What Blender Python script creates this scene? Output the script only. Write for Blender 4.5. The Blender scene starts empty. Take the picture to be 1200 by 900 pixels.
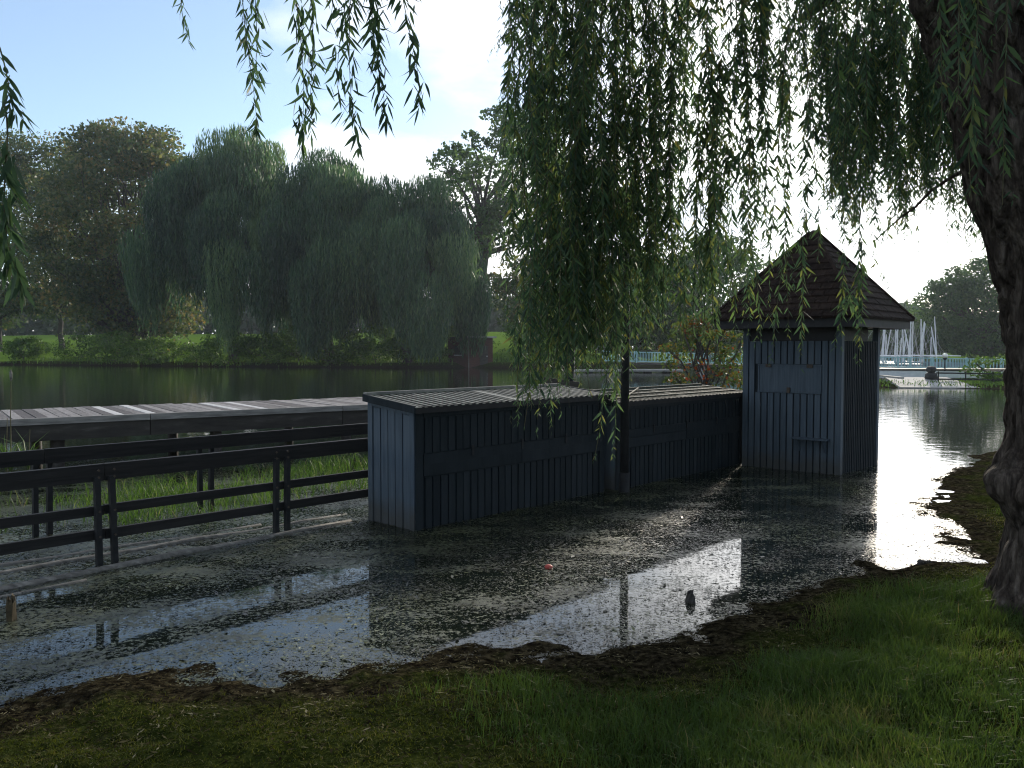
import bpy, math, random
import numpy as np
from mathutils import Vector, Matrix, Euler

random.seed(7)
rng = np.random.default_rng(11)
R = math.radians
S = bpy.context.scene
COL = S.collection

# ------------------------------------------------------------------ camera
FPX, EYE = 971.0, 1.8
PITCH = math.atan(40 / FPX)
cam = bpy.data.cameras.new('camera')
cam.sensor_width = 36.0
cam.lens = 36.0 * FPX / 1200.0
cam.clip_start = 0.05
cam.clip_end = 3000
camo = bpy.data.objects.new('camera', cam)
camo.location = (0, 0, EYE)
camo.rotation_euler = (math.pi / 2 - PITCH, 0, 0)
COL.objects.link(camo)
S.camera = camo

# ------------------------------------------------------------------ light
SUN_AZ, SUN_EL = 23.0, 16.0
sd = Vector((math.sin(R(SUN_AZ)) * math.cos(R(SUN_EL)), math.cos(R(SUN_AZ)) * math.cos(R(SUN_EL)), math.sin(R(SUN_EL))))
W = bpy.data.worlds.new('World')
S.world = W
W.use_nodes = True
nt = W.node_tree
nt.nodes.clear()
def N(t, tree=None, **kw):
    n = (tree or nt).nodes.new(t)
    for k, v in kw.items():
        setattr(n, k, v)
    return n
L = nt.links.new
out = N('ShaderNodeOutputWorld')
bg = N('ShaderNodeBackground'); bg.inputs[1].default_value = 0.14
sky = N('ShaderNodeTexSky', sky_type='NISHITA', sun_disc=False)
sky.sun_elevation = R(SUN_EL); sky.sun_rotation = R(SUN_AZ)
sky.altitude = 80; sky.air_density = 1.0; sky.dust_density = 0.4; sky.ozone_density = 2.6
tc = N('ShaderNodeTexCoord')
sep = N('ShaderNodeSeparateXYZ'); L(tc.outputs['Generated'], sep.inputs[0])
def M_(op, a, b=None, tree=None, clamp=False):
    n = N('ShaderNodeMath', tree, operation=op); n.use_clamp = clamp
    for i, v in enumerate((a, b)):
        if v is None: continue
        if isinstance(v, (int, float)): n.inputs[i].default_value = v
        else: (tree or nt).links.new(v, n.inputs[i])
    return n.outputs[0]
zz = M_('ADD', M_('MAXIMUM', sep.outputs[2], 0.0), 0.16)
cmb = N('ShaderNodeCombineXYZ')
L(M_('DIVIDE', sep.outputs[0], zz), cmb.inputs[0]); L(M_('DIVIDE', sep.outputs[1], zz), cmb.inputs[1])
cmb.inputs[2].default_value = 35.9
cn = N('ShaderNodeTexNoise'); cn.inputs['Scale'].default_value = 0.62; cn.inputs['Detail'].default_value = 9; cn.inputs['Roughness'].default_value = 0.56
L(cmb.outputs[0], cn.inputs['Vector'])
# closeness to the veiled sun
vd = N('ShaderNodeVectorMath', operation='DOT_PRODUCT'); L(tc.outputs['Generated'], vd.inputs[0]); vd.inputs[1].default_value = sd
dot = M_('MAXIMUM', vd.outputs['Value'], 0.0)
glow1 = M_('POWER', dot, 9.0)
glow2 = M_('POWER', dot, 60.0)
low = M_('POWER', M_('SUBTRACT', 1.0, M_('MAXIMUM', sep.outputs[2], 0.0)), 5.0)   # more cloud is seen edge-on low down
cov = M_('ADD', M_('ADD', cn.outputs['Fac'], M_('MULTIPLY', glow1, 0.16)), M_('MULTIPLY', low, 0.10))
ramp = N('ShaderNodeValToRGB'); L(cov, ramp.inputs[0])
ramp.color_ramp.elements[0].position = 0.50; ramp.color_ramp.elements[0].color = (.10, .10, .10, 1)
ramp.color_ramp.elements[1].position = 0.64; ramp.color_ramp.elements[1].color = (1, 1, 1, 1)
# cloud radiance: bright fringe, greyer thick core, brighter towards the sun
core = N('ShaderNodeValToRGB'); L(cn.outputs['Fac'], core.inputs[0])
core.color_ramp.elements[0].position = 0.55; core.color_ramp.elements[0].color = (1.0, 1.0, 1.0, 1)
core.color_ramp.elements[1].position = 0.80; core.color_ramp.elements[1].color = (0.36, 0.43, 0.52, 1)
lum = M_('ADD', M_('ADD', 6.5, M_('MULTIPLY', glow1, 5.0)), M_('MULTIPLY', glow2, 14.0))
cl = N('ShaderNodeVectorMath', operation='SCALE'); L(core.outputs[0], cl.inputs[0]); L(lum, cl.inputs['Scale'])
mx = N('ShaderNodeMix', data_type='RGBA'); L(ramp.outputs[0], mx.inputs[0]); L(sky.outputs[0], mx.inputs[6]); L(cl.outputs[0], mx.inputs[7])
L(mx.outputs[2], bg.inputs[0]); L(bg.outputs[0], out.inputs[0])

sl = bpy.data.lights.new('sun', 'SUN'); sl.energy = 2.8; sl.angle = R(4.0); sl.color = (1.0, 0.90, 0.74)
so = bpy.data.objects.new('sun', sl); COL.objects.link(so)
so.rotation_euler = (-sd).to_track_quat('-Z', 'Y').to_euler()

S.view_settings.view_transform = 'Standard'; S.view_settings.look = 'None'
S.view_settings.exposure = 0.62; S.view_settings.gamma = 1.0
S.view_settings.use_curve_mapping = False
S.render.engine = 'CYCLES'
cy = S.cycles
cy.max_bounces = 7; cy.diffuse_bounces = 3; cy.glossy_bounces = 3; cy.transmission_bounces = 4; cy.transparent_max_bounces = 6
cy.caustics_reflective = False; cy.caustics_refractive = False
cy.sample_clamp_indirect = 6
cy.use_denoising = True
cy.filter_width = 1.15

# ------------------------------------------------------------------ planning helpers
_c, _s = math.cos(PITCH), math.sin(PITCH)
def ray(px, py):
    x = (px - 600) / FPX; y = -(py - 450) / FPX
    return np.array([x, _c + y * _s, -_s + y * _c])
def at(px, py, d):
    r = ray(px, py); return np.array([0, 0, EYE]) + r * (d / r[1])

def hash2(ix, iy, seed):
    h = (ix.astype(np.int64) * 374761393 + iy.astype(np.int64) * 668265263 + seed * 144665) & 0x7fffffff
    h = ((h ^ (h >> 13)) * 1274126177) & 0x7fffffff
    return ((h ^ (h >> 16)) & 0xffff) / 65535.0
def vnoise(x, y, seed=0):
    ix, iy = np.floor(x), np.floor(y); fx, fy = x - ix, y - iy
    fx = fx * fx * (3 - 2 * fx); fy = fy * fy * (3 - 2 * fy)
    a = hash2(ix, iy, seed); b = hash2(ix + 1, iy, seed); c = hash2(ix, iy + 1, seed); d = hash2(ix + 1, iy + 1, seed)
    return (a * (1 - fx) + b * fx) * (1 - fy) + (c * (1 - fx) + d * fx) * fy
def fbm(x, y, seed=0, o=4):
    t = 0; a = 0.5; s = 0
    for i in range(o):
        t = t + a * vnoise(x * 2 ** i, y * 2 ** i, seed + i); s += a; a *= .5
    return t / s

# ------------------------------------------------------------------ materials
def new_mat(name):
    m = bpy.data.materials.new(name); m.use_nodes = True
    t = m.node_tree; b = t.nodes['Principled BSDF']
    return m, t, b
def ramp_node(t, stops):
    r = N('ShaderNodeValToRGB', t); e = r.color_ramp.elements
    while len(e) < len(stops): e.new(0.5)
    for i, (p, c) in enumerate(stops): e[i].position = p; e[i].color = (*c, 1)
    return r
def noise_mat(name, stops, scale=8, stretch=(1, 1, 1), rough=0.8, bump=0.0, bscale=None, spec=0.3, detail=6, perobj=0.0, bdist=0.02):
    m, t, b = new_mat(name)
    c = N('ShaderNodeTexCoord', t); mp = N('ShaderNodeMapping', t); mp.inputs['Scale'].default_value = stretch
    t.links.new(c.outputs['Object'], mp.inputs[0])
    n = N('ShaderNodeTexNoise', t); n.inputs['Scale'].default_value = scale; n.inputs['Detail'].default_value = detail; n.inputs['Roughness'].default_value = .62
    t.links.new(mp.outputs[0], n.inputs['Vector'])
    r = ramp_node(t, stops)
    fac = n.outputs['Fac']
    if perobj:
        oi = N('ShaderNodeObjectInfo', t)
        fac = M_('ADD', fac, M_('MULTIPLY', M_('SUBTRACT', oi.outputs['Random'], .5, t), perobj, t), t)
        add = N('ShaderNodeVectorMath', t, operation='ADD'); t.links.new(mp.outputs[0], add.inputs[0])
        sc = N('ShaderNodeVectorMath', t, operation='SCALE'); sc.inputs[0].default_value = (31, 17, 23); t.links.new(oi.outputs['Random'], sc.inputs['Scale'])
        t.links.new(sc.outputs[0], add.inputs[1]); t.links.new(add.outputs[0], n.inputs['Vector'])
    t.links.new(fac, r.inputs[0]); t.links.new(r.outputs[0], b.inputs['Base Color'])
    b.inputs['Roughness'].default_value = rough; b.inputs['Specular IOR Level'].default_value = spec
    if bump:
        bn = N('ShaderNodeBump', t); bn.inputs['Strength'].default_value = bump; bn.inputs['Distance'].default_value = bdist
        n2 = n
        if bscale:
            n2 = N('ShaderNodeTexNoise', t); n2.inputs['Scale'].default_value = bscale; n2.inputs['Detail'].default_value = 5
            t.links.new(mp.outputs[0], n2.inputs['Vector'])
        t.links.new(n2.outputs['Fac'], bn.inputs['Height']); t.links.new(bn.outputs[0], b.inputs['Normal'])
    return m
def leaf_mat(name, stops, trans=0.45, tgain=1.7, rough=0.55, spec=0.25):
    m, t, b = new_mat(name)
    a = N('ShaderNodeAttribute', t); a.attribute_name = 'tint'
    r = ramp_node(t, stops); t.links.new(a.outputs['Fac'], r.inputs[0])
    t.links.new(r.outputs[0], b.inputs['Base Color']); b.inputs['Roughness'].default_value = rough; b.inputs['Specular IOR Level'].default_value = spec
    tr = N('ShaderNodeBsdfTranslucent', t)
    hs = N('ShaderNodeHueSaturation', t); hs.inputs['Hue'].default_value = .485; hs.inputs['Saturation'].default_value = 1.15; hs.inputs['Value'].default_value = tgain
    t.links.new(r.outputs[0], hs.inputs['Color']); t.links.new(hs.outputs[0], tr.inputs[0])
    mixs = N('ShaderNodeMixShader', t); mixs.inputs[0].default_value = trans
    t.links.new(b.outputs[0], mixs.inputs[1]); t.links.new(tr.outputs[0], mixs.inputs[2])
    t.links.new(mixs.outputs[0], t.nodes['Material Output'].inputs[0])
    return m

MT = {}
MT['willow_leaf'] = leaf_mat('willow_leaf', [(0, (.028, .052, .034)), (.5, (.050, .088, .044)), (.85, (.080, .130, .048)), (1, (.16, .16, .05))], .48, 2.0)
MT['willow_far'] = leaf_mat('willow_far', [(0, (.015, .042, .024)), (.5, (.052, .108, .050)), (1, (.125, .195, .080))], .45, 1.8, .45, .4)
MT['maple_leaf'] = leaf_mat('maple_leaf', [(0, (.036, .066, .028)), (.55, (.068, .108, .038)), (.85, (.108, .13, .048)), (1, (.15, .13, .05))], .45, 1.9, .5, .35)
MT['brown_maple_leaf'] = leaf_mat('brown_maple_leaf', [(0, (.036, .062, .028)), (.45, (.070, .100, .038)), (.8, (.110, .125, .046)), (1, (.15, .125, .05))], .45, 1.9, .5, .35)
MT['poplar_leaf'] = leaf_mat('poplar_leaf', [(0, (.032, .064, .026)), (.6, (.062, .112, .040)), (1, (.10, .155, .058))], .42, 1.8)
MT['shrub_leaf'] = leaf_mat('shrub_leaf', [(0, (.04, .07, .02)), (.5, (.07, .10, .03)), (.8, (.14, .11, .03)), (1, (.20, .07, .03))], .4, 1.6)
MT['bank_shrub_leaf'] = leaf_mat('bank_shrub_leaf', [(0, (.03, .07, .015)), (.6, (.06, .12, .025)), (1, (.10, .17, .04))], .4, 1.7)
MT['grass'] = leaf_mat('grass_blade', [(0, (.024, .046, .014)), (.5, (.048, .086, .021)), (.85, (.084, .118, .030)), (.93, (.16, .14, .06)), (1, (.24, .20, .10))], .4, 1.5, .5, .12)
MT['moss_grass'] = leaf_mat('moss_grass_blade', [(0, (.032, .042, .008)), (.5, (.066, .080, .014)), (.85, (.11, .112, .024)), (1, (.22, .18, .10))], .3, 1.4, .6, .08)
MT['reed'] = leaf_mat('reed_blade', [(0, (.03, .065, .015)), (.6, (.06, .12, .028)), (.9, (.10, .17, .04)), (1, (.20, .20, .09))], .45, 1.7, .45)
MT['litter'] = leaf_mat('litter', [(0, (.008, .007, .004)), (.4, (.022, .018, .010)), (.65, (.055, .046, .023)), (.9, (.12, .105, .052)), (1, (.26, .23, .15))], .05, 1, .8, 0.0)
MT['weed'] = leaf_mat('floating_weed', [(0, (.012, .012, .008)), (.45, (.036, .038, .020)), (.72, (.095, .108, .045)), (.93, (.19, .20, .08)), (1, (.32, .31, .20))], .05, 1, .35, .5)
MT['wood_leaf'] = leaf_mat('distant_leaf', [(0, (.04, .065, .035)), (1, (.07, .10, .05))], .3, 1.5)

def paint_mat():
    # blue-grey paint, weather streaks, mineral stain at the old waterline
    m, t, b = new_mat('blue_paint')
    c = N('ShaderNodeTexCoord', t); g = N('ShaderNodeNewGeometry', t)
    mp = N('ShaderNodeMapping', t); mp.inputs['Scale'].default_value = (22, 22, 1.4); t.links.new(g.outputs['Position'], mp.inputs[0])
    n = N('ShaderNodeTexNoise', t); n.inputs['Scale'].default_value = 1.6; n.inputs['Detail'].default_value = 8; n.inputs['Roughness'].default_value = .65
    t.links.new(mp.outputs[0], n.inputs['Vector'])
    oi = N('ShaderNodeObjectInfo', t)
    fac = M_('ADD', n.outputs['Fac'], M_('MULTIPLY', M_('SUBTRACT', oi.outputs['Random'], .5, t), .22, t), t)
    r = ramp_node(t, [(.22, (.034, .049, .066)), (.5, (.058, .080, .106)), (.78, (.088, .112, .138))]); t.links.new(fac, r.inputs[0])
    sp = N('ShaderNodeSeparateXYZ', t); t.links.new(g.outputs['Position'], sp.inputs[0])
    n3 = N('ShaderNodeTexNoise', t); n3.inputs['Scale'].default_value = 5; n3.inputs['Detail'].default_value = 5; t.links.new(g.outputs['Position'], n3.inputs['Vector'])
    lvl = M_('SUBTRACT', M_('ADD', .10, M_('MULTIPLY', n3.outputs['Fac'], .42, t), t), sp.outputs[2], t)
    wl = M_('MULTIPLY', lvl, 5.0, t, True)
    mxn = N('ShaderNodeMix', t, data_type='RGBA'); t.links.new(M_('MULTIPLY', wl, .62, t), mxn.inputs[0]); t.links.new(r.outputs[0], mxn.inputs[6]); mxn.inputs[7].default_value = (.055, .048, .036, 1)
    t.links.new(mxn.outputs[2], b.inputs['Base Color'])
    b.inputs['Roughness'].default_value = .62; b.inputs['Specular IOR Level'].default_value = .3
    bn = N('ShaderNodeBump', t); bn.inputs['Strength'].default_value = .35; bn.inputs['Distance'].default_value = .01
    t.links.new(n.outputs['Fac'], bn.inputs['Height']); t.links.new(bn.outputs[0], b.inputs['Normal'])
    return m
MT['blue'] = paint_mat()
MT['shaded_blue'] = noise_mat('shaded_blue_paint', [(.3, (.011, .016, .020)), (.7, (.021, .028, .034))], 5, (1, 1, .3), .7, .3, 30, perobj=.2, spec=.12)  # the same blue-grey paint with shade darkened into its colour
MT['slat'] = noise_mat('weathered_slat', [(.3, (.11, .115, .105)), (.55, (.19, .195, .18)), (.8, (.32, .32, .29))], 6, (1, 1, 1), .7, .4, 40, perobj=.3)
MT['dark_slat'] = noise_mat('mossy_slat', [(.3, (.035, .040, .032)), (.6, (.07, .075, .060)), (.85, (.12, .12, .10))], 6, (1, 1, 1), .8, .4, 40, perobj=.3)
MT['roof_under'] = noise_mat('tarred_board', [(.3, (.012, .013, .013)), (.8, (.028, .03, .028))], 6, (1, 1, 1), .9, spec=.02)
MT['plank'] = noise_mat('deck_plank', [(.25, (.085, .075, .075)), (.5, (.17, .155, .15)), (.8, (.29, .27, .26))], 3, (12, 1.2, 6), .8, .5, None, perobj=.6)
MT['pale_plank'] = noise_mat('new_deck_plank', [(.25, (.42, .41, .40)), (.8, (.62, .60, .58))], 3, (12, 1.2, 6), .75, .3)
MT['edge_beam'] = noise_mat('bleached_beam', [(.3, (.15, .14, .13)), (.6, (.30, .28, .26)), (.8, (.44, .42, .39))], 3, (1, 8, 8), .8, .5)
MT['fascia'] = noise_mat('wet_dark_timber', [(.25, (.020, .018, .016)), (.6, (.055, .048, .042)), (.85, (.16, .145, .13))], 3, (.6, 6, 3), .75, .5)
MT['rail'] = noise_mat('black_rail_paint', [(.3, (.012, .012, .013)), (.7, (.028, .027, .027))], 4, (.5, 8, 8), .6, .3, perobj=.2, spec=.12)
MT['metal'] = noise_mat('black_metal', [(.3, (.014, .015, .017)), (.7, (.03, .031, .033))], 9, rough=.55, bump=.1, spec=.12)
MT['shingle'] = noise_mat('brown_shingle', [(.25, (.014, .010, .009)), (.5, (.030, .021, .018)), (.8, (.055, .038, .031))], 9, (1, 1, 1), .9, .6, 40, perobj=.25, spec=.08)
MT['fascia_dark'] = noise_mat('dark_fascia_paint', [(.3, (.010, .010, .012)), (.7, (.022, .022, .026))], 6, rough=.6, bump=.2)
MT['bark'] = noise_mat('willow_bark', [(.32, (.018, .014, .012)), (.5, (.060, .048, .040)), (.70, (.150, .125, .105))], 7, (3, 3, .55), .95, 1.0, 9, bdist=.09, spec=.1)
MT['far_bark'] = noise_mat('far_bark', [(.3, (.04, .034, .03)), (.7, (.09, .078, .07))], 2, (1, 1, .3), .9)
MT['twig'] = noise_mat('twig', [(.3, (.05, .05, .022)), (.7, (.10, .09, .04))], 9, rough=.7)
MT['log'] = noise_mat('grey_driftwood', [(.3, (.07, .065, .058)), (.55, (.16, .15, .135)), (.8, (.28, .265, .24))], 4, (.5, 6, 6), .75, .5)
MT['stick'] = noise_mat('rotten_stick', [(.3, (.035, .026, .014)), (.7, (.085, .064, .034))], 20, rough=.8)
MT['bolt'] = noise_mat('rusty_bolt', [(.3, (.035, .025, .018)), (.7, (.075, .055, .042))], 30, rough=.6)
MT['brick'] = noise_mat('dark_red_brick', [(.3, (.045, .020, .016)), (.7, (.085, .036, .028))], 3, (1, 1, 4), .9)
MT['concrete'] = noise_mat('pale_concrete', [(.3, (.24, .235, .225)), (.7, (.40, .39, .37))], 2, rough=.85, bump=.2)
MT['white'] = noise_mat('white_paint', [(.3, (.60, .62, .63)), (.7, (.78, .79, .79))], 3, rough=.6)
MT['hull'] = noise_mat('blue_grey_hull', [(.3, (.16, .20, .23)), (.7, (.26, .30, .33))], 2, rough=.5)
MT['teal'] = noise_mat('pale_teal_rail', [(.3, (.24, .42, .43)), (.7, (.36, .54, .55))], 3, rough=.5)
MT['mast'] = noise_mat('aluminium_mast', [(.3, (.55, .56, .57)), (.7, (.74, .75, .76))], 3, rough=.45)
MT['black'] = noise_mat('black_rubber', [(.3, (.012, .012, .013)), (.7, (.025, .025, .026))], 6, rough=.7)
MT['globe'] = noise_mat('opal_globe', [(.3, (.72, .70, .64)), (.7, (.82, .80, .75))], 3, rough=.3)
MT['red'] = noise_mat('faded_red_plastic', [(.3, (.35, .05, .04)), (.7, (.5, .09, .07))], 8, rough=.5)

# ------------------------------------------------------------------ mesh helpers
def link(o, parent=None):
    COL.objects.link(o)
    if parent is not None: o.parent = parent
    return o
def tag(o, label=None, cat=None, group=None, kind=None):
    if label: o['label'] = label
    if cat: o['category'] = cat
    if group: o['group'] = group
    if kind: o['kind'] = kind
    return o
def empty(name, loc=(0, 0, 0), rz=0.0):
    o = bpy.data.objects.new(name, None); o.location = loc; o.rotation_euler = (0, 0, rz); o.empty_display_size = .2
    return link(o)
def mesh_poly(name, V, k, mat, tint=None, smooth=False):
    """V: (n*k,3) array of separate k-gons"""
    n = len(V) // k
    me = bpy.data.meshes.new(name)
    me.vertices.add(n * k); me.vertices.foreach_set('co', np.ascontiguousarray(V, dtype=np.float32).ravel())
    me.loops.add(n * k); me.loops.foreach_set('vertex_index', np.arange(n * k, dtype=np.int32))
    me.polygons.add(n); me.polygons.foreach_set('loop_start', np.arange(0, n * k, k, dtype=np.int32))
    if tint is not None:
        a = me.attributes.new('tint', 'FLOAT', 'FACE'); a.data.foreach_set('value', np.ascontiguousarray(tint, dtype=np.float32))
    me.update(calc_edges=True); me.validate()
    me.materials.append(mat)
    return me
def obj_of(name, me, parent=None):
    return link(bpy.data.objects.new(name, me), parent)
class MB:
    def __init__(s): s.v = []; s.f = []
    def add(s, v, f):
        o = len(s.v); s.v += [tuple(p) for p in v]; s.f += [tuple(i + o for i in q) for q in f]; return s
    def box(s, x0, x1, y0, y1, z0, z1):
        v = [(x, y, z) for z in (z0, z1) for y in (y0, y1) for x in (x0, x1)]
        return s.add(v, [(0, 2, 3, 1), (4, 5, 7, 6), (0, 1, 5, 4), (2, 6, 7, 3), (0, 4, 6, 2), (1, 3, 7, 5)])
    def hexa(s, bottom, top):
        return s.add(list(bottom) + list(top), [(3, 2, 1, 0), (4, 5, 6, 7), (0, 1, 5, 4), (1, 2, 6, 5), (2, 3, 7, 6), (3, 0, 4, 7)])
    def tube(s, pts, rad, n=8, cap=True):
        pts = [Vector(p) for p in pts]; rings = []
        o = len(s.v); up = Vector((0, 0, 1))
        for i, p in enumerate(pts):
            a = pts[max(i - 1, 0)]; b = pts[min(i + 1, len(pts) - 1)]; d = (b - a).normalized()
            x = d.cross(Vector((0, 1, 0)) if abs(d.y) < .9 else Vector((1, 0, 0))).normalized(); y = d.cross(x)
            r = rad[i] if hasattr(rad, '__len__') else rad
            for k in range(n):
                t = 2 * math.pi * k / n
                s.v.append(tuple(p + x * (r * math.cos(t)) + y * (r * math.sin(t))))
        m = len(pts)
        for i in range(m - 1):
            for k in range(n):
                k2 = (k + 1) % n
                s.f.append((o + i * n + k, o + i * n + k2, o + (i + 1) * n + k2, o + (i + 1) * n + k))
        if cap:
            s.f.append(tuple(o + k for k in reversed(range(n)))); s.f.append(tuple(o + (m - 1) * n + k for k in range(n)))
        return s
    def lathe(s, prof, n=12, c=(0, 0)):
        o = len(s.v)
        for r, z in prof:
            for k in range(n):
                t = 2 * math.pi * k / n; s.v.append((c[0] + r * math.cos(t), c[1] + r * math.sin(t), z))
        for i in range(len(prof) - 1):
            for k in range(n):
                k2 = (k + 1) % n; s.f.append((o + i * n + k, o + i * n + k2, o + (i + 1) * n + k2, o + (i + 1) * n + k))
        s.f.append(tuple(o + k for k in reversed(range(n)))); s.f.append(tuple(o + (len(prof) - 1) * n + k for k in range(n)))
        return s
    def mesh(s, name, mat, smooth=False, bevel=0):
        me = bpy.data.meshes.new(name); me.from_pydata(s.v, [], s.f); me.update()
        me.materials.append(mat)
        if smooth:
            me.polygons.foreach_set('use_smooth', [True] * len(me.polygons))
        return me
    def build(s, name, mat, parent=None, smooth=False, bevel=0):
        o = obj_of(name, s.mesh(name, mat, smooth), parent)
        if bevel:
            b = o.modifiers.new('bevel', 'BEVEL'); b.width = bevel; b.segments = 1; b.limit_method = 'ANGLE'
        return o
_boxes = {}
def box_part(name, dims, loc, mat, parent, rot=None):
    """a board of given size centred at loc; alike boards share mesh data"""
    key = (name, tuple(round(d, 3) for d in dims), mat.name)
    me = _boxes.get(key)
    if me is None:
        x, y, z = (d / 2 for d in dims); c = min(.004, min(x, y, z) * .3)
        m = MB()
        v = []; 
        # chamfered along the long edges: two nested rings
        m.box(-x, x, -y, y, -z, z)
        me = m.mesh(name, mat); _boxes[key] = me
    o = obj_of(name, me, parent); o.location = loc
    if rot: o.rotation_euler = rot
    return o

# ------------------------------------------------------------------ ground
near_shore = np.array([(-140, -20), (-60, -6), (-15, 2.0), (-6, 3.2), (-3.6, 3.75), (-2.6, 4.13), (-2.17, 4.41), (-1.68, 4.47), (-.85, 4.53), (-.5, 4.76), (-.1, 4.86), (.7, 4.78),
    (1.04, 5.0), (1.39, 5.31), (1.86, 5.96), (2.4, 6.41), (2.97, 6.79), (3.98, 7.22), (4.42, 8.26), (4.75, 9.65), (5.95, 11.6), (8.26, 14.5), (11, 16.5), (16, 19), (26, 24), (31, 31),
    (27, 36.5), (21.5, 38.2), (17, 39.6), (15.5, 41.5), (20, 44.5), (27, 47), (50, 53), (70, 62), (66, 86), (40, 92), (22, 90), (12, 86), (5, 83), (-13, 83.5), (-30, 88), (-50, 96), (-90, 110), (-180, 140)], float)
pond = np.vstack([near_shore, [(-600, 200), (-600, -200)]])
def inside(px, py, poly):
    r = np.zeros(px.shape, bool); n = len(poly)
    for i in range(n):
        x1, y1 = poly[i]; x2, y2 = poly[(i + 1) % n]
        c = ((y1 > py) != (y2 > py)); 
        with np.errstate(divide='ignore', invalid='ignore'):
            xi = (x2 - x1) * (py - y1) / (y2 - y1 if y2 != y1 else 1e-9) + x1
        r ^= c & (px < xi)
    return r
def shore_dist(x, y):
    d = np.full(x.shape, 1e9)
    for i in range(len(near_shore) - 1):
        a = near_shore[i]; b = near_shore[i + 1]; ab = b - a
        t = np.clip(((x - a[0]) * ab[0] + (y - a[1]) * ab[1]) / (ab @ ab), 0, 1)
        d = np.minimum(d, np.hypot(x - a[0] - t * ab[0], y - a[1] - t * ab[1]))
    return np.where(inside(x, y, pond), -d, d)
def height(x, y):
    s = shore_dist(x, y)
    near = np.exp(-np.maximum(0, np.hypot(x, y - 5) - 9) / 6)
    sj = s + near * (.6 * (fbm(x * 1.7, y * 1.7, 5) - .5) + .42 * (fbm(x * 4.5, y * 4.5, 9) - .5))
    land_near = .30 * (1 - np.exp(-np.maximum(sj, 0) / 2.0)) + .035 * np.maximum(sj, 0) ** .5 * 0
    land_near = land_near * (1 - .55 * np.clip((y - 6.5) / 1.5, 0, 1) * np.clip((x - 3) / 1, 0, 1))     # low mud flat beyond the trunk
    far = np.clip((y - 30) / 20, 0, 1)
    land_far = np.minimum(np.maximum(s, 0) * .35, .55) + np.clip(s - 3, 0, 60) * .075
    right = np.clip((x - 8) / 6, 0, 1) 
    land_far = land_far * (1 - right) + right * (np.minimum(np.maximum(s, 0) * .25, .30) + np.clip(s - 8, 0, 60) * .012)
    land = land_near * (1 - far) + land_far * far
    water = -.5 * (1 - np.exp(-np.maximum(-sj, 0) / 2.5))
    bump = near * (.045 * (fbm(x * 3.1, y * 3.1, 21) - .5) * np.clip(sj + .15, 0, 1) + .060 * (fbm(x * 6, y * 6, 33, 4) - .5))
    return np.where(sj > 0, land, water) + bump, s
def axis(lo, hi, segs):
    out = []
    for a, b, st in segs: out += list(np.arange(a, b, st))
    return np.array(out + [hi])
gx = axis(-900, 900, [(-900, -200, 100), (-200, -60, 14), (-60, -14, 2.5), (-14, -5, .3), (-5, 7.5, .055), (7.5, 14, .3), (14, 60, 2.0), (60, 200, 14), (200, 900, 100)])
gy = axis(-300, 1500, [(-300, -20, 40), (-20, 1.5, 1.2), (1.5, 9, .055), (9, 13, .07), (13, 16, .15), (16, 40, .8), (40, 110, 1.6), (110, 240, 10), (240, 1500, 120)])
X, Y = np.meshgrid(gx, gy)
Z, SD = height(X, Y)
nx, ny = len(gx), len(gy)
idx = np.arange(nx * ny).reshape(ny, nx)
me = bpy.data.meshes.new('ground')
V = np.stack([X, Y, Z], -1).reshape(-1, 3)
Q = np.stack([idx[:-1, :-1], idx[:-1, 1:], idx[1:, 1:], idx[1:, :-1]], -1).reshape(-1, 4)
me.vertices.add(len(V)); me.vertices.foreach_set('co', V.astype(np.float32).ravel())
me.loops.add(Q.size); me.loops.foreach_set('vertex_index', Q.astype(np.int32).ravel())
me.polygons.add(len(Q)); me.polygons.foreach_set('loop_start', np.arange(0, Q.size, 4, dtype=np.int32))
a = me.attributes.new('shore', 'FLOAT', 'POINT'); a.data.foreach_set('value', SD.astype(np.float32).ravel())
me.update(calc_edges=True); me.polygons.foreach_set('use_smooth', [True] * len(me.polygons))
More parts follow.
